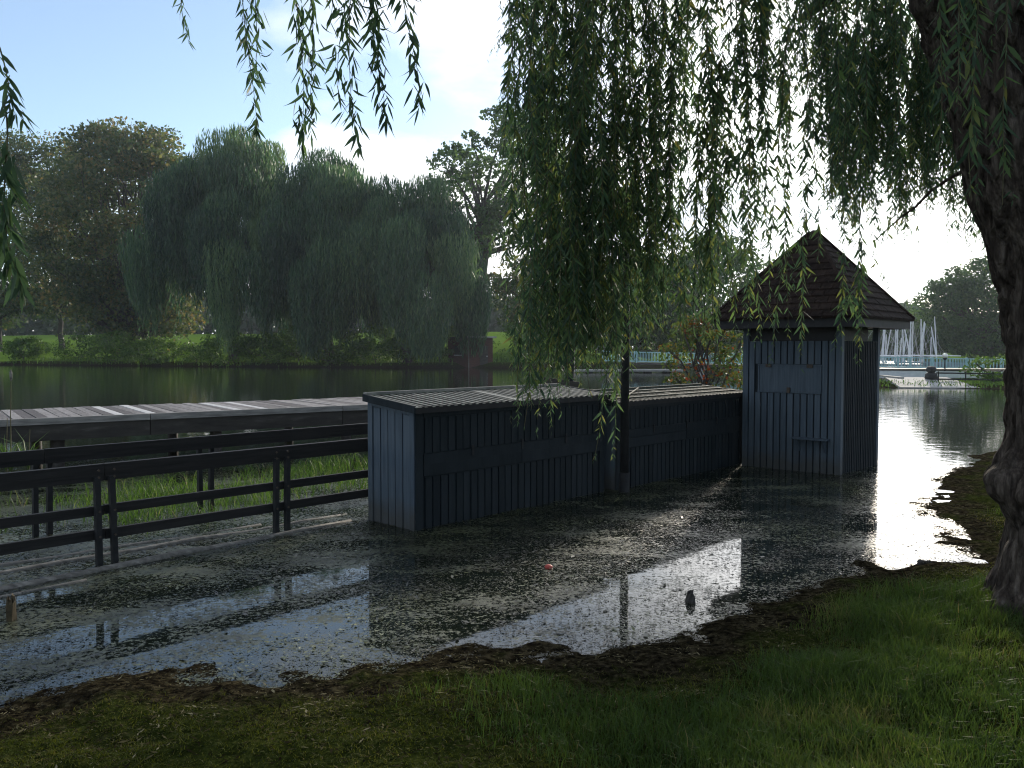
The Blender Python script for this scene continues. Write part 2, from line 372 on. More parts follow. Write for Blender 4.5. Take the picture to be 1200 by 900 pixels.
def ground_mat():
    m, t, b = new_mat('bank_soil'); lk = t.links.new
    g = N('ShaderNodeNewGeometry', t); at_ = N('ShaderNodeAttribute', t); at_.attribute_name = 'shore'
    n1 = N('ShaderNodeTexNoise', t); n1.inputs['Scale'].default_value = 2.2; n1.inputs['Detail'].default_value = 8; n1.inputs['Roughness'].default_value = .65; lk(g.outputs['Position'], n1.inputs['Vector'])
    n2 = N('ShaderNodeTexNoise', t); n2.inputs['Scale'].default_value = 19; n2.inputs['Detail'].default_value = 6; n2.inputs['Roughness'].default_value = .7; lk(g.outputs['Position'], n2.inputs['Vector'])
    mud = ramp_node(t, [(.40, (.006, .005, .004)), (.52, (.024, .020, .012)), (.62, (.062, .052, .031))]); lk(n2.outputs['Fac'], mud.inputs[0])
    moss = ramp_node(t, [(.34, (.010, .014, .004)), (.52, (.028, .037, .008)), (.68, (.060, .066, .018))]); lk(n2.outputs['Fac'], moss.inputs[0])
    f = M_('ADD', M_('MULTIPLY', at_.outputs['Fac'], .55, t), M_('MULTIPLY', M_('SUBTRACT', n1.outputs['Fac'], .5, t), 1.6, t), t)
    r = ramp_node(t, [(.12, (0, 0, 0)), (.42, (1, 1, 1))]); lk(f, r.inputs[0])
    mx1 = N('ShaderNodeMix', t, data_type='RGBA'); lk(r.outputs[0], mx1.inputs[0]); lk(mud.outputs[0], mx1.inputs[6]); lk(moss.outputs[0], mx1.inputs[7])
    # mown lawn on the far bank
    sp = N('ShaderNodeSeparateXYZ', t); lk(g.outputs['Position'], sp.inputs[0])
    lf = M_('MULTIPLY', M_('SUBTRACT', sp.outputs[1], 25.0, t), .1, t, True)
    lawn = ramp_node(t, [(.3, (.085, .155, .018)), (.7, (.13, .21, .032))]); lk(n1.outputs['Fac'], lawn.inputs[0])
    shf = M_('MULTIPLY', M_('SUBTRACT', at_.outputs['Fac'], 1.2, t), .8, t, True)
    mx2 = N('ShaderNodeMix', t, data_type='RGBA'); lk(M_('MULTIPLY', lf, shf, t), mx2.inputs[0]); lk(mx1.outputs[2], mx2.inputs[6]); lk(lawn.outputs[0], mx2.inputs[7])
    lk(mx2.outputs[2], b.inputs['Base Color'])
    wet = M_('MULTIPLY', at_.outputs['Fac'], 1.4, t, True)
    lk(M_('ADD', .62, M_('MULTIPLY', wet, .33, t), t), b.inputs['Roughness'])
    b.inputs['Specular IOR Level'].default_value = 0.0
    bn = N('ShaderNodeBump', t); bn.inputs['Strength'].default_value = 1.0; bn.inputs['Distance'].default_value = .04
    lk(n2.outputs['Fac'], bn.inputs['Height']); lk(bn.outputs[0], b.inputs['Normal'])
    return m
me.materials.append(ground_mat())
ground = tag(obj_of('ground', me), 'muddy mossy bank sloping into the flooded pond', kind='structure')

# ------------------------------------------------------------------ water
def water_mat():
    m, t, b = new_mat('pond_water'); lk = t.links.new
    g = N('ShaderNodeNewGeometry', t)
    b.inputs['Base Color'].default_value = (.010, .014, .009, 1); b.inputs['Roughness'].default_value = .035; b.inputs['IOR'].default_value = 1.333
    n = N('ShaderNodeTexNoise', t); n.inputs['Scale'].default_value = 2.6; n.inputs['Detail'].default_value = 4; lk(g.outputs['Position'], n.inputs['Vector'])
    n2 = N('ShaderNodeTexNoise', t); n2.inputs['Scale'].default_value = .35; n2.inputs['Detail'].default_value = 2; lk(g.outputs['Position'], n2.inputs['Vector'])
    bn = N('ShaderNodeBump', t); bn.inputs['Distance'].default_value = .05
    sp = N('ShaderNodeSeparateXYZ', t); lk(g.outputs['Position'], sp.inputs[0])
    far = M_('MULTIPLY', M_('SUBTRACT', sp.outputs[1], 9.0, t), .06, t, True)
    lk(M_('ADD', .03, M_('MULTIPLY', far, .10, t), t), bn.inputs['Strength'])
    lk(n.outputs['Fac'], bn.inputs['Height']); lk(bn.outputs[0], b.inputs['Normal'])
    # fine scum film, in drifts, over the shallow end
    mp = N('ShaderNodeMapping', t); mp.inputs['Rotation'].default_value = (0, 0, R(-35)); mp.inputs['Scale'].default_value = (1, 1.8, 1); lk(g.outputs['Position'], mp.inputs[0])
    d1 = N('ShaderNodeTexNoise', t); d1.inputs['Scale'].default_value = 1.1; d1.inputs['Detail'].default_value = 5; d1.inputs['Roughness'].default_value = .6; lk(mp.outputs[0], d1.inputs['Vector'])
    d2 = N('ShaderNodeTexNoise', t); d2.inputs['Scale'].default_value = 24; d2.inputs['Detail'].default_value = 6; d2.inputs['Roughness'].default_value = .75; lk(g.outputs['Position'], d2.inputs['Vector'])
    sm = M_('ADD', M_('MULTIPLY', d1.outputs['Fac'], 1.0, t), M_('MULTIPLY', d2.outputs['Fac'], 1.25, t), t)
    fade = M_('MULTIPLY', M_('SUBTRACT', sp.outputs[1], 10.5, t), .16, t, True)
    bay = M_('MULTIPLY', M_('SUBTRACT', 0.2, sp.outputs[0], t), .35, t, True)      # wind has packed the scum into the corner by the rails
    sm = M_('ADD', sm, M_('MULTIPLY', bay, .09, t), t)
    rr = ramp_node(t, [(.628, (0, 0, 0)), (.675, (1, 1, 1))]); lk(M_('SUBTRACT', M_('SUBTRACT', sm, M_('MULTIPLY', fade, .4, t), t), .58, t), rr.inputs[0])
    scum = N('ShaderNodeBsdfPrincipled', t)
    cr = ramp_node(t, [(.40, (.030, .034, .022)), (.55, (.075, .082, .045)), (.70, (.16, .17, .085))]); lk(d2.outputs['Fac'], cr.inputs[0])
    lk(cr.outputs[0], scum.inputs['Base Color']); scum.inputs['Roughness'].default_value = .38; scum.inputs['Specular IOR Level'].default_value = .45
    sb = N('ShaderNodeBump', t); sb.inputs['Strength'].default_value = .5; sb.inputs['Distance'].default_value = .012; lk(d2.outputs['Fac'], sb.inputs['Height']); lk(sb.outputs[0], scum.inputs['Normal'])
    mixs = N('ShaderNodeMixShader', t); lk(rr.outputs[0], mixs.inputs[0]); lk(b.outputs[0], mixs.inputs[1]); lk(scum.outputs[0], mixs.inputs[2])
    lk(mixs.outputs[0], t.nodes['Material Output'].inputs[0])
    return m
wm = MB().add([(-400, -30, 0), (400, -30, 0), (400, 260, 0), (-400, 260, 0)], [(0, 1, 2, 3)])
water = tag(wm.build('water', water_mat()), 'still dark pond water strewn with floating weed', kind='structure')

# ------------------------------------------------------------------ leaf helpers
def unit(v): return v / np.maximum(np.linalg.norm(v, axis=-1, keepdims=True), 1e-9)
def leaves6(base, dirv, side, length, width):
    """hexagonal lanceolate leaves, (n*6,3)"""
    d = dirv * length[:, None]; w = side * (width * .5)[:, None]
    v = np.stack([base, base + d * .3 + w * .9, base + d * .62 + w * .75, base + d, base + d * .62 - w * .75, base + d * .3 - w * .9], 1)
    return v.reshape(-1, 3)
def quads(c, a, b):
    v = np.stack([c - a - b * .2, c + b * 1.0 - a * .1, c + a + b * .1, c - b * .9 + a * .2], 1)
    return v.reshape(-1, 3)

# ------------------------------------------------------------------ lockers, hut, rails share the dock axes
ANG = math.atan2(math.cos(R(42.8)), math.sin(R(42.8)))
U = np.array([math.sin(R(42.8)), math.cos(R(42.8))]); Vv = np.array([-U[1], U[0]])
ORG = np.array([-.96, 8.18])
def uv(u, v): return ORG + U * u + Vv * v

def locker(u0, v0, length, depth, zf, zb, label, slat_mat, cross, seed):
    rr = random.Random(seed)
    p = uv(u0, v0)
    o = tag(empty('storage_locker', (p[0], p[1], 0), ANG), label, 'locker', 'dockside storage lockers')
    z0 = -.35
    def zr(y): return zf + (zb - zf) * y / depth
    # carcass panels
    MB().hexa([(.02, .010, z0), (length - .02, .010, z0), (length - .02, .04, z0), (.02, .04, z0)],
              [(.02, .010, zf), (length - .02, .010, zf), (length - .02, .04, zf), (.02, .04, zf)]).build('front_panel', MT['shaded_blue'], o)
    box_part('back_panel', (length - .04, .02, zb - z0 - .02), (length / 2, depth - .02, (zb + z0) / 2), MT['blue'], o)
    for xe in (.025, length - .045):
        MB().hexa([(xe, .045, z0), (xe + .02, .045, z0), (xe + .02, depth - .035, z0), (xe, depth - .035, z0)],
                  [(xe, .045, zr(.045) - .01), (xe + .02, .045, zr(.045) - .01), (xe + .02, depth - .035, zr(depth) - .02), (xe, depth - .035, zr(depth) - .02)]).build('end_panel', MT['shaded_blue'], o)
    # end boards (the gabled end that faces the bank)
    for xs in (-1, 1):
        x0, x1 = (0.0, .022) if xs < 0 else (length - .022, length)
        n = 5; w = (depth - .15) / n
        for i in range(n):
            ya = .075 + i * w + .007; yb = .075 + (i + 1) * w - .007; dz = rr.uniform(-.006, .006); dx = rr.uniform(-.003, .003)
            MB().hexa([(x0 + dx, ya, z0), (x1, ya, z0), (x1, yb, z0), (x0 + dx, yb, z0)],
                      [(x0 + dx, ya, zr(ya) - .085 + dz), (x1, ya, zr(ya) - .085 + dz), (x1, yb, zr(yb) - .085 + dz), (x0 + dx, yb, zr(yb) - .085 + dz)]).build('board', MT['blue'], o)
        xa, xb = (-.016, .022) if xs < 0 else (length - .022, length + .016)
        for ya, yb in ((0.003, .07), (depth - .07, depth)):
            MB().hexa([(xa, ya, z0), (xb, ya, z0), (xb, yb, z0), (xa, yb, z0)],
                      [(xa, ya, zr(ya) - .012), (xb, ya, zr(ya) - .012), (xb, yb, zr(yb) - .012), (xa, yb, zr(yb) - .012)]).build('corner_board', MT['blue'], o)
        MB().hexa([(xa + .004, .074, zr(.074) - .082), (xb, .074, zr(.074) - .082), (xb, depth - .074, zr(depth - .074) - .082), (xa + .004, depth - .074, zr(depth - .074) - .082)],
                  [(xa + .004, .074, zr(.074) - .014), (xb, .074, zr(.074) - .014), (xb, depth - .074, zr(depth - .074) - .014), (xa + .004, depth - .074, zr(depth - .074) - .014)]).build('top_board', MT['blue'], o)
    # front: corner boards, rails, battens above and below, two drop doors
    zm0, zm1 = .52, .76
    for xc in (.045, length - .045): box_part('corner_board', (.09, .03, zf - .02 - z0), (xc, .002, (zf - .02 + z0) / 2), MT['shaded_blue'], o)
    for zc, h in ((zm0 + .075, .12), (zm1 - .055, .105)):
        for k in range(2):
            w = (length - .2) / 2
            box_part('rail_board', (w - .006, .028, h), (.1 + w * (k + .5), -.002 - rr.uniform(0, .004), zc + rr.uniform(-.004, .004)), MT['shaded_blue'], o)
    box_part('top_rail', (length - .2, .024, .07), (length / 2, -.001, zf - .06), MT['shaded_blue'], o)
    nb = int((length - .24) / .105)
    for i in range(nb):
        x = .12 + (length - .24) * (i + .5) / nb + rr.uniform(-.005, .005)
        box_part('batten', (.086, .024, zm0 - z0 - .004), (x, .008 + rr.uniform(-.003, .003), (zm0 + z0) / 2), MT['shaded_blue'], o)
        box_part('batten', (.086, .02, zf - .105 - zm1 - .004), (x, .010 + rr.uniform(-.003, .003), (zf - .105 + zm1) / 2), MT['shaded_blue'], o)
    for xd in (length * .25, length * .5, length * .75):
        h = box_part('hinge', (.03, .012, .11), (xd, -.024, zm1 - .02), MT['metal'], o)
    # roof
    ov = .06; sl = math.atan2(zb - zf, depth)
    MB().hexa([(-ov + .02, -ov + .02, zr(-ov) - .004), (length + ov - .02, -ov + .02, zr(-ov) - .004), (length + ov - .02, depth + .02, zr(depth + .02) - .004), (-ov + .02, depth + .02, zr(depth + .02) - .004)],
              [(-ov + .02, -ov + .02, zr(-ov) + .012), (length + ov - .02, -ov + .02, zr(-ov) + .012), (length + ov - .02, depth + .02, zr(depth + .02) + .012), (-ov + .02, depth + .02, zr(depth + .02) + .012)]).build('roof_deck', MT['roof_under'], o)
    fx = MB().hexa([(-ov, -ov, zr(-ov) - .045), (-ov + .022, -ov, zr(-ov) - .045), (-ov + .022, depth + .03, zr(depth + .03) - .045), (-ov, depth + .03, zr(depth + .03) - .045)],
                   [(-ov, -ov, zr(-ov) + .03), (-ov + .022, -ov, zr(-ov) + .03), (-ov + .022, depth + .03, zr(depth + .03) + .03), (-ov, depth + .03, zr(depth + .03) + .03)]).build('barge_board', MT['shaded_blue'], o)
    f2 = fx.copy(); link(f2, o); f2.location.x = length + 2 * ov - .022
    box_part('eave_board', (length + 2 * ov - .05, .022, .07), (length / 2, -ov + .012, zr(-ov) - .012), MT['fascia_dark'], o)
    box_part('ridge_board', (length + 2 * ov - .05, .05, .03), (length / 2, depth + .02, zr(depth) + .035), slat_mat, o)
    ns = int(length / .098)
    for i in range(ns + 1):
        x = -ov + .045 + (length + 2 * ov - .09) * i / ns
        wide = i in (0, ns // 2, ns)
        s = box_part('slat', (.080 if wide else .034, (depth + ov + .01) / math.cos(sl), .006), (x, (depth - ov - .03) / 2, zr((depth - ov - .03) / 2) + .0152 + (.002 if wide else 0)), MT['slat'] if wide and not cross else slat_mat, o, (sl, 0, rr.uniform(-.006, .006)))
    if cross:
        for y in (.14, .38, .6): box_part('cross_slat', (length + 2 * ov - .1, .04, .014), (length / 2, y, zr(y) + .027), slat_mat, o, (sl, 0, 0))
        MB().tube([(.12, -.02, zr(-.02) + .044), (length * .45, depth - .04, zr(depth - .04) + .044)], .012, 6).build('loose_batten', MT['dark_slat'], o)
    return o
locker(0, 0, 3.12, .74, 1.225, 1.305, 'blue grey board locker with open pale slat roof, nearest the handrails', MT['slat'], False, 1)
locker(3.30, -.06, 3.40, .74, 1.125, 1.20, 'blue grey board locker with mossy crossed slat roof, touching the pointed booth', MT['dark_slat'], True, 2)

# ------------------------------------------------------------------ booth with pyramid roof
def booth():
    p = uv(6.52, -1.68); s = 1.52
    o = tag(empty('ticket_booth', (p[0], p[1], 0), ANG), 'square blue grey booth with dark shingled pyramid roof and shuttered hatch', 'booth')
    z0, zw, ze = -.4, 1.93, 2.16
    rr = random.Random(5)
    # walls (sheathing behind the boards)
    box_part('wall', (.02, s - .09, zw - z0), (.035, s / 2, (zw + z0) / 2), MT['shaded_blue'], o)
    box_part('wall', (.02, s - .09, zw - z0), (s - .035, s / 2, (zw + z0) / 2), MT['shaded_blue'], o)
    box_part('wall', (s - .09, .02, zw - z0), (s / 2, .035, (zw + z0) / 2), MT['shaded_blue'], o)
    box_part('wall', (s - .09, .02, zw - z0), (s / 2, s - .035, (zw + z0) / 2), MT['shaded_blue'], o)
    box_part('floor', (s - .12, s - .12, .03), (s / 2, s / 2, -.05), MT['fascia'], o)
    # posts
    for x in (.04, s - .04):
        for y in (.04, s - .04): box_part('corner_post', (.086, .086, ze - z0), (x, y, (ze + z0) / 2), MT['blue'], o)
    # hatch on the side that faces the lockers' ends (x=0)
    hy0, hy1, hz0, hz1 = .30, 1.26, 1.18, 1.56
    n = 13; w = (s - .18) / n
    for i in range(n):
        ya = .09 + i * w; yc = ya + w / 2; dx = rr.uniform(-.003, .003)
        spans = [(z0, zw)]
        if hy0 - .02 < yc < hy1 + .02: spans = [(z0, hz0 - .03), (hz1 + .03, zw)]
        for a, b in spans: box_part('board', (.02, w - .022, b - a), (.014 + dx, yc, (a + b) / 2), MT['blue'], o)
    box_part('hatch_panel', (.022, hy1 - hy0 - .03, hz1 - hz0), (.010, (hy0 + hy1) / 2, (hz0 + hz1) / 2), MT['blue'], o)
    for zc in (hz0 - .012, hz1 + .012): box_part('hatch_trim', (.03, hy1 - hy0 + .03, .022), (.006, (hy0 + hy1) / 2, zc), MT['blue'], o)
    for yc in (hy0, hy1): box_part('hatch_trim', (.03, .022, hz1 - hz0 - .004), (.006, yc, (hz0 + hz1) / 2), MT['blue'], o)
    for yh in (hy0 + .16, hy1 - .16): box_part('hinge', (.012, .09, .05), (-.012, yh, hz1 + .002), MT['bolt'], o)
    box_part('latch', (.02, .05, .08), (-.012, (hy0 + hy1) / 2, hz0 + .02), MT['bolt'], o)
    # little shelf
    sh = box_part('shelf', (.14, .54, .025), (-.068, .42, .50), MT['blue'], o)
    for yb in (.22, .60):
        MB().add([(0, yb - .012, .485), (-.11, yb - .012, .485), (0, yb - .012, .30), (0, yb + .012, .485), (-.11, yb + .012, .485), (0, yb + .012, .30)],
                 [(0, 1, 2), (5, 4, 3), (0, 3, 4, 1), (1, 4, 5, 2), (2, 5, 3, 0)]).build('shelf_bracket', MT['blue'], o)
    # other three sides: narrow battens
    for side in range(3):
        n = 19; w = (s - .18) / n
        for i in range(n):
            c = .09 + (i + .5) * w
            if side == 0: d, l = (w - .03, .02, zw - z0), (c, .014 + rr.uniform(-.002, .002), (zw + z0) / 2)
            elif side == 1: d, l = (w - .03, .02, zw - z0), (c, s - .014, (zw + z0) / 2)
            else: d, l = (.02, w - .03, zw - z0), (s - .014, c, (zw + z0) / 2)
            box_part('board', d, l, MT['shaded_blue'], o)
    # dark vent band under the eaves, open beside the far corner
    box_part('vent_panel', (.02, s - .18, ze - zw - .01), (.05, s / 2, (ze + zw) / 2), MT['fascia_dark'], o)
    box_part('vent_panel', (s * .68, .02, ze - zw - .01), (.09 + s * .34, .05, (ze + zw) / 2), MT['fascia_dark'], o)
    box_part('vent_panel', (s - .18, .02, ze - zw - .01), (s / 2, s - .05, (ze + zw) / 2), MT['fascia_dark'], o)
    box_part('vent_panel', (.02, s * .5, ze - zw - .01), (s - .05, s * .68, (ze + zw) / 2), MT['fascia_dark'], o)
    # roof
    c = s / 2; h = 1.10; zt = 3.60; zb = 2.27
    for side in range(4):
        a = side * math.pi / 2
        def T(x, y, z):
            return (c + x * math.cos(a) - y * math.sin(a), c + x * math.sin(a) + y * math.cos(a), z)
        e = .025
        MB().hexa([T(-h, -h, zb - .15), T(h, -h, zb - .15), T(h - e, -h + e, zb - .15), T(-h + e, -h + e, zb - .15)],
                  [T(-h, -h, zb), T(h, -h, zb), T(h - e, -h + e, zb), T(-h + e, -h + e, zb)]).build('fascia_board', MT['fascia_dark'], o)
        # soffit
        MB().hexa([T(-h + .03, -h + .03, zb - .13), T(h - .03, -h + .03, zb - .13), T(c - .01, -c + .01, zb - .13), T(-c + .01, -c + .01, zb - .13)],
                  [T(-h + .03, -h + .03, zb - .11), T(h - .03, -h + .03, zb - .11), T(c - .01, -c + .01, zb - .11), T(-c + .01, -c + .01, zb - .11)]).build('soffit', MT['fascia_dark'], o)
        nc = 13
        for k in range(nc):
            t0 = k / nc; t1 = (k + 1) / nc
            r0 = (h + .045) * (1 - t0) + .045 * t0; r1 = (h + .045) * (1 - t1) + .045 * t1
            za = zb - .015 + (zt - zb) * t0; zc = zb - .015 + (zt - zb) * t1
            m = MB(); nsh = max(2, int(2 * r0 / .17)); th = .02
            for j in range(nsh):
                o0 = (j + (.5 if k % 2 else 0)) ; 
                xa = -r0 + 2 * r0 * j / nsh + (.004 if j else 0); xb = -r0 + 2 * r0 * (j + 1) / nsh - (.004 if j < nsh - 1 else 0)
                xa1 = max(-r1, min(r1, xa)) if 0 < j else -r1; xb1 = min(r1, max(-r1, xb)) if j < nsh - 1 else r1
                if xb1 - xa1 < .002: xb1 = xa1 + .002
                dz = rr.uniform(0, .008)
                m.hexa([T(xa, -r0, za - .012), T(xb, -r0, za - .012), T(xb1, -r1, zc - .012), T(xa1, -r1, zc - .012)],
                       [T(xa, -r0 - .006, za + th + dz), T(xb, -r0 - .006, za + th + dz), T(xb1, -r1, zc + .004), T(xa1, -r1, zc + .004)])
            m.build('shingle_course', MT['shingle'], o)
        m = MB().tube([T(-h - .04, -h - .04, zb + .01), T(-.04, -.04, zt + .02)], .028, 6); m.build('hip_cap', MT['shingle'], o)
    MB().lathe([(.10, zt - .06), (.085, zt), (.02, zt + .05)], 8, (c, c)).build('roof_cap', MT['shingle'], o)
    return o
booth()

# ------------------------------------------------------------------ flooded walkway handrails
def handrail(v, u0, u1, posts, mids, label):
    p = uv(0, v)
    o = tag(empty('handrail', (p[0], p[1], 0), ANG), label, 'handrail', 'handrails of the flooded walkway')
    rr = random.Random(int(v * 10))
    seams = [u0] + [x + .09 for x in posts[1::2]] + [u1]
    for a, b in zip(seams[:-1], seams[1:]):
        ln = b - a - .008
        box_part('top_board', (ln, .045, .14), ((a + b) / 2, 0, .775 + rr.uniform(-.004, .004)), MT['rail'], o, (R(3) + R(rr.uniform(-1, 1)), 0, R(rr.uniform(-.15, .15))))
        if mids:
            box_part('middle_board', (ln, .04, .080), ((a + b) / 2, .01, .455), MT['rail'], o, (0, R(rr.uniform(-.2, .2)), 0))
            box_part('lower_board', (ln, .04, .085), ((a + b) / 2, .01, .245), MT['rail'], o, (0, R(rr.uniform(-.2, .2)), 0))
    for x in posts:
        for dx in (.02, .145):
            box_part('post', (.045, .050, 1.38), (x + dx, -.056 if mids else .056, .05), MT['metal'], o, (R(rr.uniform(-1.2, 1.2)), R(rr.uniform(-1.2, 1.2)), 0))
            for zb_ in ((.80, .74, .455, .245) if mids else (.80, .74)):
                box_part('bolt', (.016, .012, .016), (x + dx, -.086 if mids else .086, zb_), MT['bolt'], o, (0, R(45), 0))
    return o
pu = [(np.array(q) - ORG) @ U for q in ((-3.58, 6.95), (-2.43, 8.15))]
step = pu[1] - pu[0]
handrail(.98, pu[0] - 2 * step, .35, [pu[0] - step, pu[0], pu[1]], True, 'black three board handrail with paired posts standing in the weedy water')
handrail(2.42, pu[0] - 2 * step, 3.1, [pu[0] - step, pu[0] + .0, pu[1] + .0], False, 'black single board handrail behind the three board one, before the boardwalk')

# ------------------------------------------------------------------ boardwalk
def boardwalk():
    az = R(54.5); ang = math.pi / 2 - az
    o = tag(empty('boardwalk', (-6.9, 11.14, 0), ang), 'weathered plank boardwalk with pale edge beam above the reeds', 'boardwalk')
    rr = random.Random(3); zt = .80; w = 3.15; s0, s1 = -4.2, 8.0
    pale = (1.70, 2.08, 3.46, 3.98)
    n = int((s1 - s0) / .152)
    for i in range(n):
        x = s0 + (i + .5) * .152
        p = any(abs(x - q) < .077 for q in pale)
        me_ = box_part('plank', (.136, w - .12, .035), (x, w / 2 + .05 + rr.uniform(-.02, .02), zt - .02 + rr.uniform(-.004, .004)), MT['pale_plank'] if p else MT['plank'], o, (R(rr.uniform(-.2, .2)), R(rr.uniform(-1.2, 1.2)), R(rr.uniform(-.3, .3))))
    for k in range(4):
        a = s0 + (s1 - s0) * k / 4; b = s0 + (s1 - s0) * (k + 1) / 4 - .012
        box_part('edge_beam', (b - a, .10, .09), ((a + b) / 2, .02 + rr.uniform(-.01, .01), zt + .012), MT['edge_beam'], o)
        box_part('fascia_beam', (b - a, .07, .22), ((a + b) / 2, .035, zt - .15), MT['fascia'], o)
        box_part('fascia_beam', (b - a, .07, .2), ((a + b) / 2, w - .02, zt - .15), MT['fascia'], o)
        box_part('stringer', (b - a, .08, .2), ((a + b) / 2, w / 2, zt - .145), MT['fascia'], o)
    for k in range(6):
        x = s0 + .5 + k * 2.2
        for y in (.2, w - .2):
            MB().tube([(x, y, -.55), (x, y, zt - .255)], .09, 8).build('pile', MT['fascia'], o, True)
    return o
boardwalk()

# mooring post behind the lockers
def mooring_post():
    o = tag(empty('mooring_post', (.98, 14.6, 0)), 'dark leaning mooring post with a cross board behind the lockers', 'post')
    MB().tube([(0, 0, -.5), (.03, 0, .8), (.10, 0, 2.6)], [.075, .07, .06], 8).build('post', MT['metal'], o, True)
    box_part('cross_board', (.62, .05, .12), (-.12, -.09, 1.22), MT['fascia'], o, (0, R(8), 0))
    return o
mooring_post()

# lamp post between the lockers
def lamp_post():
    p = uv(3.27, -.22)
    o = tag(empty('lamp_post', (p[0], p[1], 0)), 'black lamp post rising through the willow between the two lockers', 'lamp post')
    MB().tube([(0, 0, -.4), (0, 0, .25)], [.07, .066], 12).build('base_sleeve', MT['metal'], o, True)
    MB().tube([(0, 0, .2), (0, 0, 2.2), (0, 0, 3.25)], [.056, .052, .045], 12).build('pole', MT['metal'], o, True)
    MB().lathe([(.05, 3.2), (.09, 3.24), (.09, 3.28), (.06, 3.31)], 12).build('collar', MT['metal'], o, True)
    MB().lathe([(.07, 3.3), (.10, 3.36), (.125, 3.66), (.12, 3.7)], 12).build('lantern', MT['metal'], o, True)
    MB().lathe([(.15, 3.69), (.16, 3.72), (.08, 3.80), (.015, 3.84)], 12).build('lantern_cap', MT['metal'], o, True)
    return o
lamp_post()

# floating grey poles at the foot of the handrail
for k, (ua, va, ub, vb, rd, lab) in enumerate([(-5.2, .62, -.15, .86, .05, 'long grey floating pole lying just outside the handrail posts'),
        (-4.6, 1.25, .05, 1.20, .045, 'grey floating pole lying just inside the three board handrail'),
        (-3.9, 1.55, -.9, 1.38, .035, 'thin grey floating pole between the two handrails'),
        (-5.4, .45, -2.9, .52, .03, 'short thin grey stick floating outside the handrail')]):
    pa, pb = uv(ua, va), uv(ub, vb); pts = []
    rr = random.Random(k)
    for i in range(9):
        t = i / 8; q = pa + (pb - pa) * t; pts.append((q[0] + rr.uniform(-.015, .015), q[1] + rr.uniform(-.015, .015), -.010 + rr.uniform(-.012, .012)))
    tag(MB().tube(pts, [rd * (1 - .3 * i / 8) for i in range(9)], 8).build('floating_pole', MT['log'], None, True), lab, 'pole', 'poles adrift by the handrail')

# stumps and small things in the shallows
def stump(px, py, r, h, label, mat, z=0.0, cat='stump', name='stump'):
    r_ = ray(px, py); t = (z - EYE) / r_[2]; p = np.array([0, 0, EYE]) + r_ * t
    m = MB(); pr = []
    for zk, k in ((-.2, 1.15), (0, 1.05), (h * .6, .95), (h * .9, .8), (h, .45)): pr.append((r * k, zk))
    m.lathe(pr, 9)
    rr = random.Random(int(px)); m.v = [(x + rr.uniform(-.25, .25) * r, y + rr.uniform(-.25, .25) * r, q + (rr.uniform(-.35, .35) * h if q > h * .5 else 0)) for x, y, q in m.v]
    o = tag(m.build(name, mat, None, False), label, cat); o.location = (p[0], p[1], z)
stump(13, 727, .028, .155, 'short brown stick poking up from the weed by the handrail', MT['stick'])
stump(809, 706, .032, .07, 'small dark broken stub in the open water before the booth', MT['fascia'])
stump(1083, 664, .06, .05, 'low dark clod of wood at the edge of the mud flat', MT['fascia'])
def bit(px, py, label):
    r_ = ray(px, py); t = (.004 - EYE) / r_[2]; p = np.array([0, 0, EYE]) + r_ * t
    o = tag(MB().lathe([(.012, -.02), (.032, -.005), (.034, .012), (.02, .022)], 10).build('bottle_cap', MT['red'], None, True), label, 'litter'); o.location = p
bit(643, 665, 'faded red cap floating among the weed before the slatted locker')

